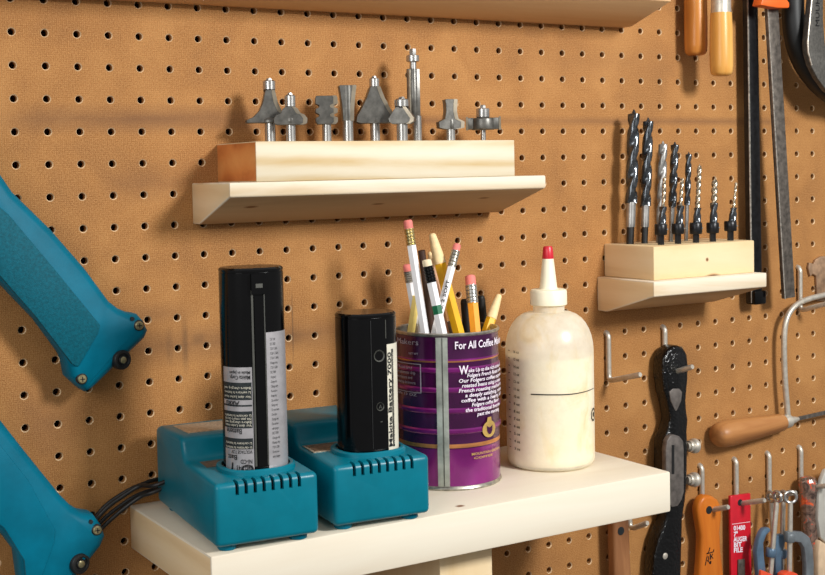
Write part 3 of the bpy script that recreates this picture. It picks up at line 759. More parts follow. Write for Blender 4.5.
mb = MB()
for i, ln in enumerate(['All Method Grind', 'For automatic drip', 'percolators and', 'stovetop brewers']): ctext(mb, ln, 401, 372+i*5, .0034, 416 + (i % 2)*3, .01)
ctext(mb, 'NET WT', 413, 357, .0025, 422); ctext(mb, 'CAN 13 OZ', 400, 399, .003, 420)
for a, b, c_, d in ((400, 424.5, 366, 366.7), (423.6, 424.5, 366, 395.7), (400, 424.5, 395, 395.7)):
    sa, sb = ang_s(a), ang_s(b); mb.add([can_pt(sa+(sb-sa)*i/6, zc(v), .0016) for v in (c_, d) for i in range(7)], [(i, i+1, i+8, i+7) for i in range(6)])
mb.build('small_print', 'grey_ink', t)
mb = MB(); ctext(mb, 'MOUNTAIN GROWN', 470, 459, .0030, 497, .02); ctext(mb, 'COFFEE', 472, 463, .0026, 490, .02); mb.build('gold_print', 'emblem', t)
mb = MB(); sc_ = ang_s(487.5); zc_ = zc(435)
for R0, R1 in ((.0082, .0050),):
    vs = []; fs = []
    for i in range(32):
        a = 2*PI*i/32
        for r in (R0, R1): vs.append(can_pt(sc_+r*math.cos(a), zc_+r*math.sin(a)*.85, .0017))
    for i in range(32): j = (i+1) % 32; fs.append((2*i, 2*j, 2*j+1, 2*i+1))
    mb.add(vs, fs)
mb.add([can_pt(sc_+.0050*math.cos(2*PI*i/20), zc_+.0042*math.sin(2*PI*i/20), .0017) for i in range(20)], [tuple(range(20))])
mb.add([can_pt(sc_+x, zc_+z, .0017) for x, z in ((-.003, .0062), (.003, .0062), (.0022, .0100), (-.0022, .0100))], [(0, 1, 2, 3)])
em = mb.build('emblem', 'emblem', t)
mb = MB(); mb.add([can_pt(sc_+x, zc_+z, .0020) for x, z in ((-.0035, .003), (-.001, .0015), (.001, .0015), (.0035, .003), (.0032, -.0015), (.0012, -.0042), (-.0012, -.0042), (-.0032, -.0015))], [tuple(range(8))]); mb.build('emblem_figure', 'purple_dark', em)

def pencil(name, label, u1, v1, u0, v0, wpx, y1, y0, spec, cat='pencil', seg=6):
    """(u1,v1) top end seen at distance y1, (u0,v0) where it meets the can rim at distance y0; spec: list of (fraction from top, part, material)"""
    A = at(u1, v1, y1); B = at(u0, v0, y0); d = (B-A).normalized(); k = 1/1085
    # carry the pencil down inside the can until it reaches the floor or the wall of the can
    L = (B-A).length; Lt = L
    while Lt < L+.13:
        q = A+d*Lt
        if q.z < ZS+.0085 or math.hypot(q.x-CC.x, q.y-CC.y) > CR-.0080 and Lt > L+.012: break
        Lt += .001
    t = thing(name, A+d*Lt, label, cat, 'pencils in the coffee can'); pos = 0; R = wpx*k/2
    for (end, part, mat, prof) in spec:
        e = Lt if end is None else end*L
        sg = 16 if prof != 'hex' else 6
        if prof in ('hex', 'round'): P = [(R, 0), (R, e-pos)]
        elif prof == 'eraser': P = [(R*.6, 0), (R*.86, .0008), (R*.92, .002), (R*.92, e-pos)]
        elif prof == 'ferrule':
            P = [(R*1.02, 0)]; n = 5
            for i in range(n): s_ = (e-pos)*(i+.5)/n; P += [(R*1.02, s_-.0006), (R*.9, s_), (R*1.02, s_+.0006)]
            P += [(R*1.02, e-pos)]
        elif prof == 'cone': P = [(R*.32, 0), (R*.55, .0012), (R*.74, (e-pos)*.35), (R*.95, (e-pos)*.8), (R, e-pos)]
        MB().lathe(A+d*pos, P, sg, axis=d).build(part, mat, t, ang=30); pos = e
    return t, A, d, L
# top ends and rim crossings measured in the photograph
pencil('pencil', 'tallest white pencil with pink eraser and brass ferrule, at left in the can', 407.6, 220, 424, 327, 9, -.080, -.090,
       [(.08, 'eraser', 'eraser', 'eraser'), (.235, 'ferrule', 'brass', 'ferrule'), (None, 'barrel', 'pencil_white', 'hex')])
pencil('pencil', 'white pencil with pink eraser, half hidden behind the tallest white pencil', 406.5, 264.5, 416.5, 322, 8, -.066, -.064,
       [(.11, 'eraser', 'eraser', 'eraser'), (.30, 'ferrule', 'tin', 'ferrule'), (None, 'barrel', 'pencil_white', 'hex')])
tt, A, d, L = pencil('pencil', 'white pencil with black ferrule, cream eraser and green band', 426.4, 259.5, 441, 327, 9.5, -.092, -.102,
       [(.10, 'eraser', 'eraser_cream', 'eraser'), (.34, 'ferrule', 'black', 'ferrule'), (.68, 'barrel', 'pencil_white', 'hex'), (.81, 'green_band', 'green', 'hex'), (None, 'lower_barrel', 'pencil_white', 'hex')])
pencil('carpenter_pencil', 'long yellow pencil with thick rounded bare wood tip', 432, 233.5, 457, 327, 12, -.064, -.078,
       [(.32, 'wooden_tip', 'pencil_wood', 'cone'), (None, 'barrel', 'pencil_yellow', 'hex')])
tt, A, d, L = pencil('pencil', 'white pencil with pink eraser leaning left across the yellow one', 457.5, 244, 437.5, 322, 8, -.080, -.089,
       [(.09, 'eraser', 'eraser', 'eraser'), (.30, 'ferrule', 'tin', 'ferrule'), (None, 'barrel', 'pencil_white', 'hex')])
mb = MB(); up = d.cross((CP-A).normalized()).normalized(); nn = up.cross(d).normalized()
if nn.dot(CP-A) < 0: nn = -nn
base = A+d*(L*.93)+nn*.0038
put_text(mb, 'No. 2 SOFT', lambda x, y: base-d*x+up*((y-.0013) if up.dot(Vector((0, 0, 1))) > 0 else -(y-.0013)), .0038, L*.45, .02); mb.build('lettering', 'ink', tt)
pencil('pencil', 'silver striped pencil with pink eraser and orange lower barrel', 470, 275.5, 475, 327, 11, -.070, -.085,
       [(.20, 'eraser', 'eraser', 'eraser'), (.55, 'ferrule', 'chrome', 'ferrule'), (None, 'barrel', 'pencil_orange', 'hex')])
pencil('pencil', 'short yellow pencil with bare pointed wood, leaning right at the can rim', 499.5, 294.5, 489, 325, 10, -.074, -.076,
       [(.78, 'wooden_tip', 'pencil_wood', 'cone'), (None, 'barrel', 'pencil_yellow', 'hex')])
pencil('pencil', 'dark brown blunt stick behind the black ferrule pencil', 421.5, 250.5, 431, 322, 7, -.060, -.058, [(None, 'barrel', 'dark_brown', 'round')])
pencil('pencil', 'pale pinkish wooden pencil between the brown stick and yellow pencil', 429.5, 252, 443, 320, 7, -.050, -.062,
       [(.2, 'wooden_tip', 'pencil_wood', 'cone'), (None, 'barrel', 'pencil_pink', 'round')])
pencil('pencil', 'pale yellow pencil stub low at the left, mostly hidden by white pencils', 416.5, 296, 412.5, 322, 8, -.070, -.068, [(None, 'barrel', 'pencil_cream', 'hex')])
for (u, v, u0, lab, y) in ((480.5, 295.5, 483, 'black pen standing right of the silver striped pencil', -.058), (464.5, 299, 466.5, 'black pen standing left of the silver striped pencil', -.062)):
    tt, A, d, L = pencil('pen', lab, u, v, u0, 322, 8.5, y, y, [(.12, 'pen_top', 'black_dull', 'eraser'), (None, 'barrel', 'black_dull', 'round')], 'pen')

# ------------------------------------------------------------------ glue bottle
GC = Vector((.4472, -.0825, ZS)); GR = .0392
t = thing('glue_bottle', GC, 'squeeze bottle of cream glue with red tipped spout, right end of thick shelf', 'bottle')
gz = lambda v: at(552, v, GC.y).z-ZS
zsh = gz(345); zn = gz(311); zcb = gz(304.5); zct = gz(288.5)
out = [(GR-.010, .0004), (GR-.005, 0), (GR-.0018, .0016), (GR-.0003, .005), (GR, .010), (GR, zsh-.004)]
rn = .0140
for i in range(1, 9):
    a = PI/2*i/8; out.append((rn+(GR-rn)*math.cos(a)**.9 if i < 8 else rn, zsh-.004+(zn-zsh+.004)*math.sin(a)))
out += [(rn, zcb+.002)]
MB().lathe(GC, out, 64).build('bottle_body', 'bottle_shell', t, ang=50)
gl_ = gz(354)
inn = [(GR-.008, .0022), (GR-.0035, .0036), (GR-.0014, .010), (GR-.0014, gl_), ]
MB().lathe(GC, inn, 64).build('glue_filling', 'glue', t, ang=40)
rc = .0164
cp = [(rc-.0006, zcb), (rc, zcb+.0006), (rc, zct-.0022), (rc-.001, zct-.0006), (rc-.003, zct)]
MB().lathe(GC, cp, 48).build('screw_cap', 'cap', t)
MB().lathe(GC, [(.0085, zct), (.0078, zct+.0015), (.0050, gz(258))], 32).build('spout', 'cap', t)
MB().lathe(GC, [(.0050, gz(258.5)), (.0052, gz(257.5)), (.0043, gz(247.5)), (.0036, gz(246))], 32).build('red_tip', 'red_tip', t)
ag = math.atan2(CP.y-GC.y, CP.x-GC.x)
def g_s(u): return GR*math.asin(max(-1, min(1, (u-551)/44)))
def gpt(s, z, lift=.0003): a = ag+s/GR; return GC+Vector(((GR+lift)*math.cos(a), (GR+lift)*math.sin(a), z))
gv = lambda v: at(551, v, GC.y-GR*.85).z-ZS
mb = MB()
for i in range(14):
    v = 354.5+i*7.6; z = gv(v)
    s0 = g_s(510.5); mb.add([gpt(s0+dx, z+dz) for dz in (0, .0006) for dx in (0, .0035)], [(0, 1, 3, 2)])
    put_text(mb, '%d oz' % (16-i), lambda x, y, z=z: gpt(g_s(515.5)+x, z-.001+y), .0034, g_s(521.5)-g_s(515.5), .02)
mb.build('graduation_marks', 'ink', t)
mb = MB(); n = 24; sa, sb = g_s(532.5), g_s(593.8)
zl_ = gv(395.5); vs = []
for i in range(n+1):
    f = i/n; z = zl_ + .0002*math.sin(f*9)+.0008*f*f
    vs += [gpt(sa+(sb-sa)*f, z-.00055*(1-.4*f)), gpt(sa+(sb-sa)*f, z+.00055*(1-.4*f))]
mb.add(vs, [(2*i, 2*i+2, 2*i+3, 2*i+1) for i in range(n)]); mb.build('drawn_line', 'ink', t)
mb = MB(); sc_ = g_s(593.2); zq = gv(421); vs = []; fs = []
for i in range(24):
    a = 2*PI*i/24
    for r in (.0060, .0044): vs.append(gpt(sc_+r*math.cos(a), zq+r*math.sin(a)))
for i in range(24): j = (i+1) % 24; fs.append((2*i, 2*j, 2*j+1, 2*i+1))
mb.add(vs, fs); mb.add([gpt(sc_+dx, zq+dz) for dz in (-.002, .002) for dx in (-.002, .002)], [(0, 1, 3, 2)]); mb.build('round_mark', 'ink', t)

# ------------------------------------------------------------------ pegboard hooks
def hook(c, r, tip, label, drop=.047, rise=.011, rad=.0028):
    x, z = c*.0254, -r*.0254; zb = z-drop; y0 = -.0034
    pts = [(x, .005, z+.0005), (x, .001, z+.001), (x, -.0015, z+.0002), (x, y0, z-.003), (x, y0, z-.006), (x, y0, zb+.006), (x, y0-.0005, zb+.0025), (x, y0-.003, zb+.0003), (x, y0-.007, zb+.001), (x, tip+.0015, zb+rise), (x, tip, zb+rise+.0004)]
    mb = MB().tube(pts, [rad]*9+[rad, rad*.8], 12)
    o = mb.build('peg_hook', 'zinc', loc=(x, 0, zb)); return tag(o, label, 'hook', 'steel pegboard hooks')
hook(23, 11, -.050, 'empty steel hook right of the glue bottle')
hook(26, 11, -.043, 'steel hook through the top eye of the black spokeshave', .048, .0115)
hook(28, 17, -.041, 'steel hook through the orange wooden handle')
hook(30, 17, -.0435, 'steel hook through the red auger bit file sleeve')
hook(32, 17, -.0405, 'steel hook carrying the row of clamp eyelets')
hook(34, 17, -.043, 'steel hook through the brown mottled handle', .045, .010)
hook(34, 9, -.046, 'steel hook under the coping saw frame')
hook(24, 17, -.030, 'steel hook poking out below the thick shelf, holding brown handle', .049, .010)

# ------------------------------------------------------------------ cordless drill handles (upper and lower)
def outline(pts, y): return [at(u, v, y) for u, v in pts]
def drill_handle(label, pts, panel, screws, knob, hole, y0, y1, pm='teal_grip'):
    ym = (y0+y1)/2
    P = outline(pts, y0)
    c = sum(P, Vector())/len(P); zmin = min(p.z for p in P)
    t = thing('cordless_drill', (c.x, y1, zmin), label, 'drill', 'teal cordless drills on the board')
    # handle shell: cross sections from back to front, pulled in towards both faces
    n = len(P); rings = []
    th = y1-y0
    def inset(P, dd):
        out = []
        for i in range(n):
            a, b, d = P[i-1], P[i], P[(i+1) % n]
            e1 = (b-a).normalized(); e2 = (d-b).normalized()
            n1 = Vector((-e1.z, 0, e1.x)); n2 = Vector((-e2.z, 0, e2.x)); nn = (n1+n2)
            if nn.length < 1e-6: nn = n1
            nn.normalize(); k = max(.5, nn.dot(n1)); out.append(b-nn*(dd/k)*sgn)
        return out
    area = sum(P[i].x*P[(i+1) % n].z-P[(i+1) % n].x*P[i].z for i in range(n)); sgn = -1 if area > 0 else 1
    for f, dd in ((0, .0065), (.06, .0034), (.16, .0009), (.30, 0), (.70, 0), (.84, .0012), (.94, .0045), (1, .0085)):
        Q = inset(P, dd); rings.append([Vector((p.x, y0+th*f, p.z)) for p in Q])
    MB().rings(rings).build('housing', 'teal_dull', t, ang=60)
    q = [Vector((p.x, y0-.0010, p.z)) for p in outline(panel, y0)]
    MB().prism(q, (0, .004, 0)).build('grip_panel', pm, t, bevel=.0009)
    for (u, v, r) in screws:
        p = at(u, v, y0); sc = MB().lathe((p.x, y0+.003, p.z), [(r*1.25, 0), (r*1.25, .0032), (r*1.05, .0038)], 20, axis=(0, -1, 0)).build('screw_seat', 'black_dull', t)
        s2_ = MB().lathe((p.x, y0-.0006, p.z), [(r, 0), (r, .0004), (r*.8, .0011)], 20, axis=(0, -1, 0)).build('screw', 'old_brass', t)
        mb = MB().box(p.x-r*.55, p.x+r*.55, y0-.0019, y0-.0016, p.z-r*.11, p.z+r*.11).box(p.x-r*.11, p.x+r*.11, y0-.0019, y0-.0016, p.z-r*.55, p.z+r*.55); mb.build('screw_slot', 'ink', s2_)
    for (u, v, r) in hole:
        p = at(u, v, y0); MB().lathe((p.x, y0+.003, p.z), [(r, 0), (r, .0033)], 16, axis=(0, -1, 0)).build('small_hole', 'slot', t)
    u, v, r = knob; p = at(u, v, y0)
    ax = (.25, -1, 0)
    kb = MB().lathe((p.x, y0+.004, p.z), [(r*1.0, 0), (r*1.0, .0045), (r*.90, .0056), (r*.70, .0058), (r*.62, .0046), (r*.50, .0046), (r*.42, .0058), (0.0006, .0060)], 28, axis=ax).build('release_knob', 'rubber', t)
    MB().lathe((p.x+.0012, y0-.0006, p.z), [(r*.34, 0), (r*.34, .0012), (r*.2, .0018)], 16, axis=ax).build('knob_screw', 'old_brass', kb)
    return t
drill_handle('upper teal cordless drill handle, slanting down from the left edge',
             [(-95, 60), (-40, 108), (0, 170), (15, 192), (53, 229), (87, 268), (112, 302), (121, 309), (130, 313), (140, 314.5), (146, 321), (150.5, 331), (147, 339), (94, 390), (88, 393), (84, 390), (71, 378), (68, 362), (65, 355), (40, 321), (6, 285.5), (-34, 250), (-95, 205)],
             [(-60, 160), (8, 214), (55, 270), (100, 325), (98, 333), (78, 367), (72, 364), (35, 316), (0, 276), (-60, 224)],
             [(139, 325.5, .0034), (82, 379, .0034)], (121, 360, .0078), [(132.5, 319, .0016)], -.034, -.0025)
drill_handle('lower teal cordless drill handle, at bottom left with cords behind it',
             [(-80, 330), (-40, 376), (0, 418), (33, 460), (63, 497), (74, 508), (84, 514), (96, 516), (104, 527), (107.5, 537), (103, 548), (88, 567), (66, 592), (42, 614), (26, 602), (22, 578), (19, 555), (5, 537), (-35, 505), (-80, 480)],
             [(-50, 420), (-4, 440), (28, 480), (55, 530), (54, 542), (40, 580), (34, 596), (27, 590), (24, 560), (4, 528), (-50, 485)],
             [(97, 530, .0034)], (79, 564, .0080), [(91, 522, .0016)], -.046, -.0155, 'teal_dull')

# ------------------------------------------------------------------ chisels, top right
def chisel(label, ua, ub, vbot, vtop, y, ferr_v, mat):
    pc = at((ua+ub)/2, vbot, y); R = (ub-ua)/2*mpp(pc); zt = at((ua+ub)/2, vtop, y).z; zb = pc.z
    t = thing('wood_handled_tool', (pc.x, y, zb), label, 'hand tool', 'wood handled tools at the top')
    H = zt-zb
    MB().lathe((pc.x, y, zb), [(R*.55, 0), (R*.8, .0012), (R*.93, .0035), (R*.99, .010), (R, H*.35), (R*.97, H*.75), (R*.90, H)], 36).build('wooden_handle', mat, t, ang=60)
    MB().lathe((pc.x, y, zt), [(R*.84, 0), (R*.84, .018), (R*.7, .020)], 32).build('ferrule', 'zinc', t)
    MB().box(pc.x-R*.5, pc.x+R*.5, y-.0025, y+.0025, zt+.018, zt+.10).build('blade', 'steel', t, bevel=.0006)
chisel('amber wooden tool handle at top, left of the ferruled one', 684.5, 707.5, 55.5, -40, -.0165, None, 'handle_amber')
chisel('pale yellow wooden tool handle with steel ferrule at top right', 710, 733.2, 76, 13, -.044, None, 'handle_wood')

# ------------------------------------------------------------------ bar clamps
def bar(label, tl, tr, bl, br, y0, y1, mat, jaw=None, end=None):
    P = [at(*p, y0) for p in (tl, tr, br, bl)]
    t = thing('bar_clamp', (P[3].x, y0, P[3].z), label, 'clamp', 'bar clamps at the top right')
    MB().prism(P, (0, y1-y0, 0)).build('steel_bar', mat, t, bevel=.001, bseg=2)
    return t, P
t, P = bar('dark steel clamp bar running down behind the drill bit shelf', (746.5, -40), (757.5, -40), (751, 303), (762.5, 301), -.017, -.010, 'dark_steel')
mb = MB(); e = .0022; L0, L1 = P[0], P[3]
mb.prism([L0+Vector((0, -.0003, 0)), L0+Vector((e, -.0003, 0)), L1+Vector((e, -.0003, 0)), L1+Vector((0, -.0003, 0))], (0, .0004, 0)); mb.build('edge_highlight', 'bright_edge', t)  # bright strip painting the highlight along the bar's left edge
MB().box(P[3].x+.001, P[2].x+.001, -.022, -.008, P[3].z-.002, P[3].z+.013).build('end_stop', 'black', t, bevel=.002)
t, P = bar('brownish steel clamp bar with orange jaw pad at its top', (765, -30), (776.5, -30), (784.5, 299), (795.5, 297), -.034, -.0295, 'bar_steel')
mb = MB(); L0, L1 = P[0], P[3]
mb.prism([L0+Vector((0, -.0003, 0)), L0+Vector((.0016, -.0003, 0)), L1+Vector((.0016, -.0003, 0)), L1+Vector((0, -.0003, 0))], (0, .0004, 0)); mb.build('edge_highlight', 'bright_edge', t)  # light caught on this bar's left edge, painted as a pale strip
q = [at(u, v, -.046) for u, v in ((761, 5), (763, -2), (766, -14), (782, -14), (785, -4), (790, 3), (789.5, 8), (778, 8), (769, 6.5))]
MB().prism(q, (0, .013, 0)).build('jaw_pad', 'orange_pad', t, bevel=.0015)
q = [at(u, v, -.044) for u, v in ((764, -14), (764, -40), (783, -40), (783, -14))]
MB().prism(q, (0, .012, 0)).build('jaw', 'dark_steel', t, bevel=.0015)

# ------------------------------------------------------------------ big cast clamp frame, top right corner
t = thing('cast_iron_clamp', at(820, 60, -.04), 'large black and grey cast iron clamp frame in the top right corner', 'clamp')
pts = [at(u, v, -.026) for u, v in ((794, -70), (793, -30), (793, 10), (795, 35), (800, 54), (809, 71), (823, 87), (842, 99), (870, 107))]
MB().tube(smooth_path(pts, 6), .0118, 20).build('frame_flange', 'black_dull', t)
MB().tube(smooth_path([at(u, v, -.030) for u, v in ((836, -70), (836, -20), (836, 30), (840, 52), (852, 66), (880, 74))], 6), .0115, 16).build('inner_flange', 'black_dull', t)
q = [at(u, v, -.050) for u, v in ((813, -60), (812, -20), (811, 0), (809, 20), (807, 42), (807.5, 52), (811, 65), (817.5, 78), (827, 91), (840, 99), (866, 104), (866, 80), (846, 74), (832, 62), (825.5, 45), (823.5, 20), (823.5, -60))]
MB().prism(q, (0, .007, 0)).build('frame_web', 'cast', t, bevel=.0012)
mb = MB(); L = [at(u, v, -.0505) for u, v in ((811.1, 0), (809.1, 20), (807.1, 42), (807.6, 52), (811.1, 65))]
L = [at(813, -60, -.0505), at(812, -20, -.0505)]+L
mb.tube([p+Vector((.0008, 0, 0)) for p in L], .0009, 8); mb.build('bright_rim', 'bright_edge', t)
mb = MB(); b0 = at(819.5, 27, -.0508); b1_ = at(820.2, -20, -.0508); dd = (b1_-b0); ln = dd.length; dd.normalize(); sd = Vector((-1, 0, 0))
put_text(mb, 'HARGRAVE'[:4] if False else 'MUUH', lambda x, y: b0+dd*x+sd*y, .0085, ln*.62, .0); mb.build('raised_lettering', 'dark_steel', t)

# ------------------------------------------------------------------ coping saw
YS = -.0150
A = at(715, 436, YS); B = at(783, 422, YS); ax = (B-A); L = ax.length
t = thing('coping_saw', (A.x, YS, A.z), 'coping saw with worn wooden handle and steel bow, lying level at right', 'saw')
kk = L
rp = [(.004, 0), (.0095, .002), (.0125, .006), (.0138, .014), (.0140, .026), (.0125, L*.55), (.0108, L*.80), (.0096, L*.97), (.0088, L)]
MB().lathe(A-ax.normalized()*.001, rp, 36, axis=ax).build('wooden_handle', 'saw_wood', t, ang=60)
MB().lathe(B-ax.normalized()*.001, [(.0072, 0), (.0076, .001), (.0076, .010), (.0055, .012)], 24, axis=ax).build('ferrule', 'zinc', t)
C_ = B+ax.normalized()*.0165
pts = [B+ax.normalized()*.008]+[at(u, v, YS) for u, v in ((787.0, 406), (785, 380), (784, 350), (784.6, 330), (787, 318), (792, 309), (800, 302.5), (810, 298.5), (822, 295.5), (840, 291), (880, 284), (905, 282), (912, 292), (916, 330), (918, 380))]
MB().tube(smooth_path(pts, 6), .0032, 12).build('steel_bow', 'zinc', t)
e2 = at(918, 392, YS)
mb = MB(); D0 = B+ax.normalized()*.010; up = Vector((0, 0, 1))
mb.prism([D0+up*.0022, D0-up*.0022, e2-up*.0022, e2+up*.0022], (0, .0008, 0)); mb.build('blade', 'bar_steel', t)
mb = MB().lathe(D0, [(.0042, 0), (.0042, .006), (.0022, .014)], 16, axis=ax); mb.build('blade_clip', 'zinc', t)
MB().lathe(e2, [(.004, -.005), (.004, .008)], 16, axis=(0, 0, 1)).build('blade_pin', 'zinc', t)

# ------------------------------------------------------------------ flat steel wrench behind the saw bow
q = [at(u, v, -.0035) for u, v in ((808.5, 268), (809.5, 262.5), (814, 264), (816, 259.5), (821, 256.5), (829, 256), (834, 261), (835, 268), (831, 273), (829, 276), (828.5, 301), (817.3, 301), (816.6, 276), (813, 273.8), (810.5, 276.5))]
o = MB().prism(q, (0, .003, 0)).build('flat_wrench', 'key_grey', loc=at(822, 290, -.0005), bevel=.0006)
tag(o, 'flat grey notched steel wrench on board above the coping saw bow', 'wrench')

# ------------------------------------------------------------------ spokeshave
YK = -.0215
sil = [(679, 345.5), (684, 347.5), (688, 354), (689.3, 366), (688.8, 380), (687, 400), (687.5, 410), (689, 420), (688, 432), (688.6, 445), (688, 480), (686.5, 500), (683.5, 518), (683, 540), (682.5, 556), (682, 580), (679, 596), (672, 603), (662, 602), (656, 592), (654, 575), (655.5, 556), (659, 540), (664, 527), (668, 517), (665, 506), (663.5, 498), (664, 440), (668, 432), (671.5, 420), (669, 404), (665.5, 392), (663.2, 375), (664, 358), (669, 349), (674, 346)]
P = [at(u, v, YK) for u, v in sil]
t = thing('spokeshave', at(676, 600, -.01), 'black spokeshave with speckled enamel hanging upright beside the thick shelf', 'spokeshave')
MB().prism(P, (0, .017, 0)).build('body', 'hammer_black', t, bevel=.0035, bseg=3, ang=60)
MB().prism([at(u, v, YK-.0005) for u, v in ((676, 351), (682, 354), (685, 362), (685, 378), (682, 396), (676.5, 412), (671, 398), (667.5, 380), (667.5, 364), (670.5, 354.5))], (0, .002, 0)).build('thumb_hollow', 'hammer_black', t, bevel=.0008)
MB().prism([at(u, v, YK-.001) for u, v in ((669.5, 392), (673, 388.5), (679.5, 388.5), (682.5, 392), (681.5, 401), (677, 411), (675.5, 411), (671, 401))], (0, .003, 0)).build('dull_scallop', 'iron_grey', t, bevel=.0009)
P = [at(u, v, YK-.0065) for u, v in ((673.5, 434.5), (679.5, 436), (683.5, 441), (684.2, 450), (684.2, 492), (682, 500), (678, 506), (673, 507.5), (668.5, 504), (666.5, 497), (666, 450), (667.2, 441), (670, 436))]
cap = MB().prism(P, (0, .0065, 0)).build('blade_cap', 'iron_grey', t, bevel=.0012)
MB().prism([at(u, v, YK-.007) for u, v in ((672, 445), (674.4, 445), (674.4, 474), (672, 474))], (0, .002, 0)).build('slot', 'black_dull', cap)
for v in (446.2, 480):
    a = at(686.5, v, -.014); b = at(703, v-.6, -.014); ax = b-a
    n_ = MB().lathe(a, [(.0040, 0), (.0040, .003), (.0056, .003), (.0060, .0036), (.0060, .0062), (.0052, .0068), (.0046, .0068), (.0074, .0084), (.0078, .0090), (.0078, .0128), (.0070, .0136), (.0042, .0138), (.0038, .0168)], 24, axis=ax).build('adjusting_nut', 'zinc', t)

# small bright screw on the lower grip
p = at(665, 556, YK); MB().lathe(p+Vector((0, .001, 0)), [(.0035, 0), (.0033, .0016), (.0016, .0024)], 16, axis=(0, -1, 0)).build('screw', 'zinc', t)

# ------------------------------------------------------------------ worn brown handle under the shelf
P = [at(u, v, -.022) for u, v in ((614, 515), (629, 513), (630.5, 540), (632, 575), (634, 640), (617, 640), (615.5, 575))]
t = thing('worn_wooden_tool', (P[4].x, -.012, P[4].z), 'worn brown wooden tool handle hanging under the thick shelf', 'hand tool')
MB().prism(P, (0, .012, 0)).build('handle', 'old_wood', t, bevel=.003, bseg=3)
p = at(621, 531, -.0222); MB().lathe(p+Vector((0, .001, 0)), [(.0042, 0), (.0042, .0012)], 20, axis=(0, -1, 0)).build('hanging_eye', 'slot', t)

# ------------------------------------------------------------------ orange wooden handle
YO = -.0205
P = [at(u, v, YO) for u, v in ((707, 495.5), (713, 496), (719, 500), (722.5, 507), (722.5, 518), (721, 532), (722, 552), (724.6, 575), (727, 620), (699, 620), (700, 580), (702, 556), (702.5, 536), (700, 522), (698.6, 510), (700.5, 502), (703.5, 497))]
t = thing('wood_handled_tool', (P[8].x-.01, -.01, P[8].z), 'orange varnished wooden tool handle with small black stamp, left of red sleeve', 'hand tool')
MB().prism(P, (0, .012, 0)).build('handle', 'orange_wood', t, bevel=.004, bseg=4, ang=60)
p = at(709, 510, YO); MB().lathe(p+Vector((0, .0008, 0)), [(.0042, 0), (.0042, .0012)], 20, axis=(0, -1, 0)).build('hanging_eye', 'slot', t)
mb = MB(); s0 = at(709.5, 557, YO-.0004)
def stroke(pts, w=.0009):
    for i in range(len(pts)-1):
        a = s0+Vector((pts[i][0], 0, pts[i][1]))*.001; b = s0+Vector((pts[i+1][0], 0, pts[i+1][1]))*.001; d = (b-a).normalized(); n = Vector((-d.z, 0, d.x))*w/2
        mb.prism([a+n, a-n, b-n, b+n], (0, .0004, 0))
stroke([(1, 10), (-1, 5), (-4, 4)]); stroke([(-4, 4), (6, 4.5), (6.5, 7)]); stroke([(-3, 2), (-4.5, -3), (-6, -8)]); stroke([(1.5, 3), (1.5, -3)], .0016); stroke([(5, 2.5), (3, 0), (5.5, -2.5)]); stroke([(-1.5, 1), (-1, -3.5)]); stroke([(0, -6), (2.2, -5), (1.6, -7.5), (0, -6)], .0014); stroke([(-3, -3), (-1, -5)])
mb.build('stamped_mark', 'ink', t)

# ------------------------------------------------------------------ red auger bit file sleeve
YR = -.012
P = [at(u, v, YR) for u, v in ((730.3, 496), (750.5, 493.3), (751.2, 545), (752, 620), (732.5, 620), (731, 560))]
t = thing('file_sleeve', (P[4].x, YR, P[4].z), 'bright red auger bit file sleeve with white lettering on a hook', 'package')
MB().prism(P, (0, .003, 0)).build('red_sleeve', 'red_card', t, bevel=.0004)
p = at(740, 502.5, YR); MB().lathe(p+Vector((0, .0006, 0)), [(.0035, 0), (.0035, .0009)], 16, axis=(0, -1, 0)).build('hanging_eye', 'slot', t)
mb = MB(); vx = (at(750.6, 540, YR)-at(731, 541.6, YR)).normalized()
for s_, v, wpx in (('01400', 530.5, 11.5), ('7"', 536.5, 4), ('AUGER', 541.8, 13.5), ('BIT', 547.2, 8), ('FILE', 552.6, 9)):
    b = at(733.7, v, YR-.0003); w = (at(733.7+wpx, v, YR)-at(733.7, v, YR)).length
    put_text(mb, s_, lambda x, y, b=b: b+vx*x+Vector((0, 0, y)), .0072, w, .035)
q0, q1 = at(732, 524.5, YR-.0003), at(750, 522, YR-.0003); mb.add([q0, q1, q1+Vector((0, 0, .0005)), q0+Vector((0, 0, .0005))], [(0, 1, 2, 3)])
mb.build('lettering', 'white_ink', t)
MB().prism([at(u, v, YR-.002) for u, v in ((738.5, 560), (745, 559), (746, 620), (738, 620))], (0, .0018, 0)).build('file_blade', 'bar_steel', t, bevel=.0003)

# ------------------------------------------------------------------ small clamps hanging by their eyelets
def eyed_clamp(label, eye, r, rod_to, y, frame, col, pad, yth=.007, frame_mat='grey_paint'):
    e = at(*eye, y); b = at(*rod_to, y)
    t = thing('small_clamp', (b.x, y, b.z), label, 'clamp', 'small clamps hanging by eyelets')
    MB().torus(e, r, .0018, (.98, -.05, 0) if r < .006 else (.62, .78, 0)).build('eyelet', 'chrome', t)
    d = (b-e).normalized()
    MB().tube([e+d*(r+.0006), e+d*(r+.004), b], [.0024, .0027, .0027], 12).build('screw_rod', 'zinc', t)
    if frame:
        P = [at(u, v, y-yth/2) for u, v in frame]; MB().prism(P, (0, yth, 0)).build('clamp_frame', frame_mat, t, bevel=.0018, bseg=2)
    if col:
        c = at(*col, y); MB().lathe(c-d*.004, [(.0052, 0), (.0058, .001), (.0058, .008), (.0052, .009)], 20, axis=d).build('frame_boss', frame_mat, t)
    if pad:
        P = [at(u, v, y-.006) for u, v in pad]; MB().prism(P, (0, .010, 0)).build('orange_pad', 'orange_red', t, bevel=.0015)
    return t
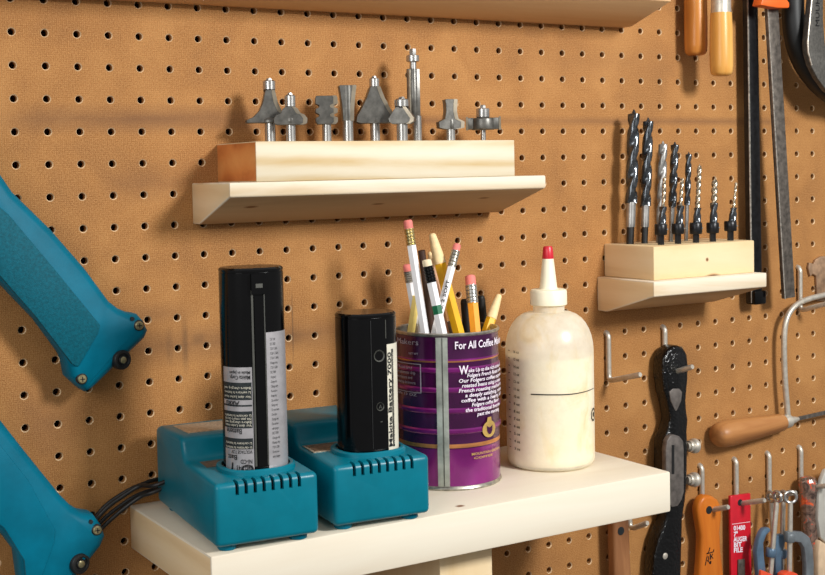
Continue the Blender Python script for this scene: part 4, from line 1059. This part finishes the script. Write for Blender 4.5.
eyed_clamp('grey small clamp nearest on the hook, with wide eyelet at right', (790.5, 497), .0061, (789.3, 582), -.037,
           [(788, 532), (795, 531.5), (803, 532), (810, 537), (813.5, 548), (814.5, 565), (814, 600), (806.5, 600), (806.5, 565), (805, 549), (801.5, 543), (795, 542), (788, 542)],
           (789.4, 537), [(784, 575), (788, 572), (793, 572), (798.5, 574), (799, 592), (784, 592)])
eyed_clamp('blue grey small clamp at left of the eyelet row', (777.2, 496.5), .0054, (770.2, 578), -.030,
           [(765, 528.5), (770, 527.5), (771.5, 531), (767, 535), (764, 543), (764.5, 556), (766, 568), (768, 600), (761, 600), (758.5, 570), (757, 552), (759, 540), (762, 532.5)],
           (771, 552), [(761, 570), (766, 571.5), (775.5, 576), (776, 592), (761, 592)], frame_mat='blue_grey')
eyed_clamp('small clamp with dark frame in the middle of the eyelet row', (783.3, 496), .0054, (781.5, 570), -.024,
           [(776, 536), (784, 534), (786, 541), (783, 552), (785, 600), (777, 600), (775.5, 550)], (781.5, 553), None, frame_mat='blue_grey')
eyed_clamp('clamp screw rearmost in the eyelet row, nearly hidden', (771.0, 497), .0054, (774.5, 560), -.012, None, (774.4, 552), None)

# ------------------------------------------------------------------ brown mottled handle and grey tool at the right edge
A = at(807.5, 476.5, -.017); B = at(812, 612, -.017); ax = B-A; L = ax.length
t = thing('screwdriver', (B.x, -.017, B.z), 'dark brown translucent handle flecked with red, on hook near right edge', 'screwdriver')
MB().lathe(A, [(.004, 0), (.0082, .0015), (.0102, .005), (.0106, .015), (.0096, .028), (.0088, .045), (.0098, .075), (.0098, L)], 14, axis=ax).build('handle', 'mottled', t, ang=20)
P = [at(u, v, -.030) for u, v in ((826, 470), (822, 480), (819, 497), (818.3, 520), (821, 538), (828, 545), (850, 545), (852, 475), (840, 465))]
t = thing('flat_scraper', (at(835, 560, -.024)), 'pale grey metal tool with tan lower part, cut by right edge', 'hand tool')
MB().prism(P, (0, .006, 0)).build('blade', 'light_plate', t, bevel=.0015)
MB().prism([at(u, v, -.033) for u, v in ((820.5, 540), (830, 546), (850, 546), (850, 620), (820, 620), (818.5, 575), (818.6, 552))], (0, .014, 0)).build('handle', 'tan', t, bevel=.003)

# ------------------------------------------------------------------ light
def area(name, loc, aim, size, power, col=(1, 1, 1), sy=None):
    l = bpy.data.lights.new(name, 'AREA'); l.energy = power; l.color = col; l.size = size
    if sy: l.shape = 'RECTANGLE'; l.size_y = sy
    o = bpy.data.objects.new(name, l); COL.objects.link(o); o.location = loc
    o.rotation_euler = (Vector(aim)-Vector(loc)).to_track_quat('-Z', 'Y').to_euler(); return o
area('softbox_lamp', (.74, -1.35, .42), (.38, 0, -.25), .26, 25, (1, 1, .985))
area('fill_lamp', (-1.0, -1.0, .25), (.25, 0, -.25), .7, 8, (1, 1, .99))
w = bpy.data.worlds.new('room_light'); S.world = w; w.use_nodes = True
nt = w.node_tree; bg = nt.nodes['Background']
tc = nt.nodes.new('ShaderNodeTexCoord'); sp = nt.nodes.new('ShaderNodeSeparateXYZ'); rp = nt.nodes.new('ShaderNodeValToRGB')
nt.links.new(tc.outputs['Generated'], sp.inputs[0])
mr = nt.nodes.new('ShaderNodeMapRange'); mr.inputs[1].default_value = -1; mr.inputs[2].default_value = 1; nt.links.new(sp.outputs['Z'], mr.inputs[0])
nt.links.new(mr.outputs[0], rp.inputs[0])
rp.color_ramp.elements[0].color = (.22, .21, .20, 1); rp.color_ramp.elements[1].color = (1, 1, 1, 1); rp.color_ramp.elements[0].position = .2
nt.links.new(rp.outputs[0], bg.inputs['Color']); bg.inputs['Strength'].default_value = .62
S.view_settings.view_transform = 'Standard'; S.view_settings.look = 'None'; S.view_settings.gamma = 1
S.view_settings.use_curve_mapping = False; S.view_settings.exposure = -0.07
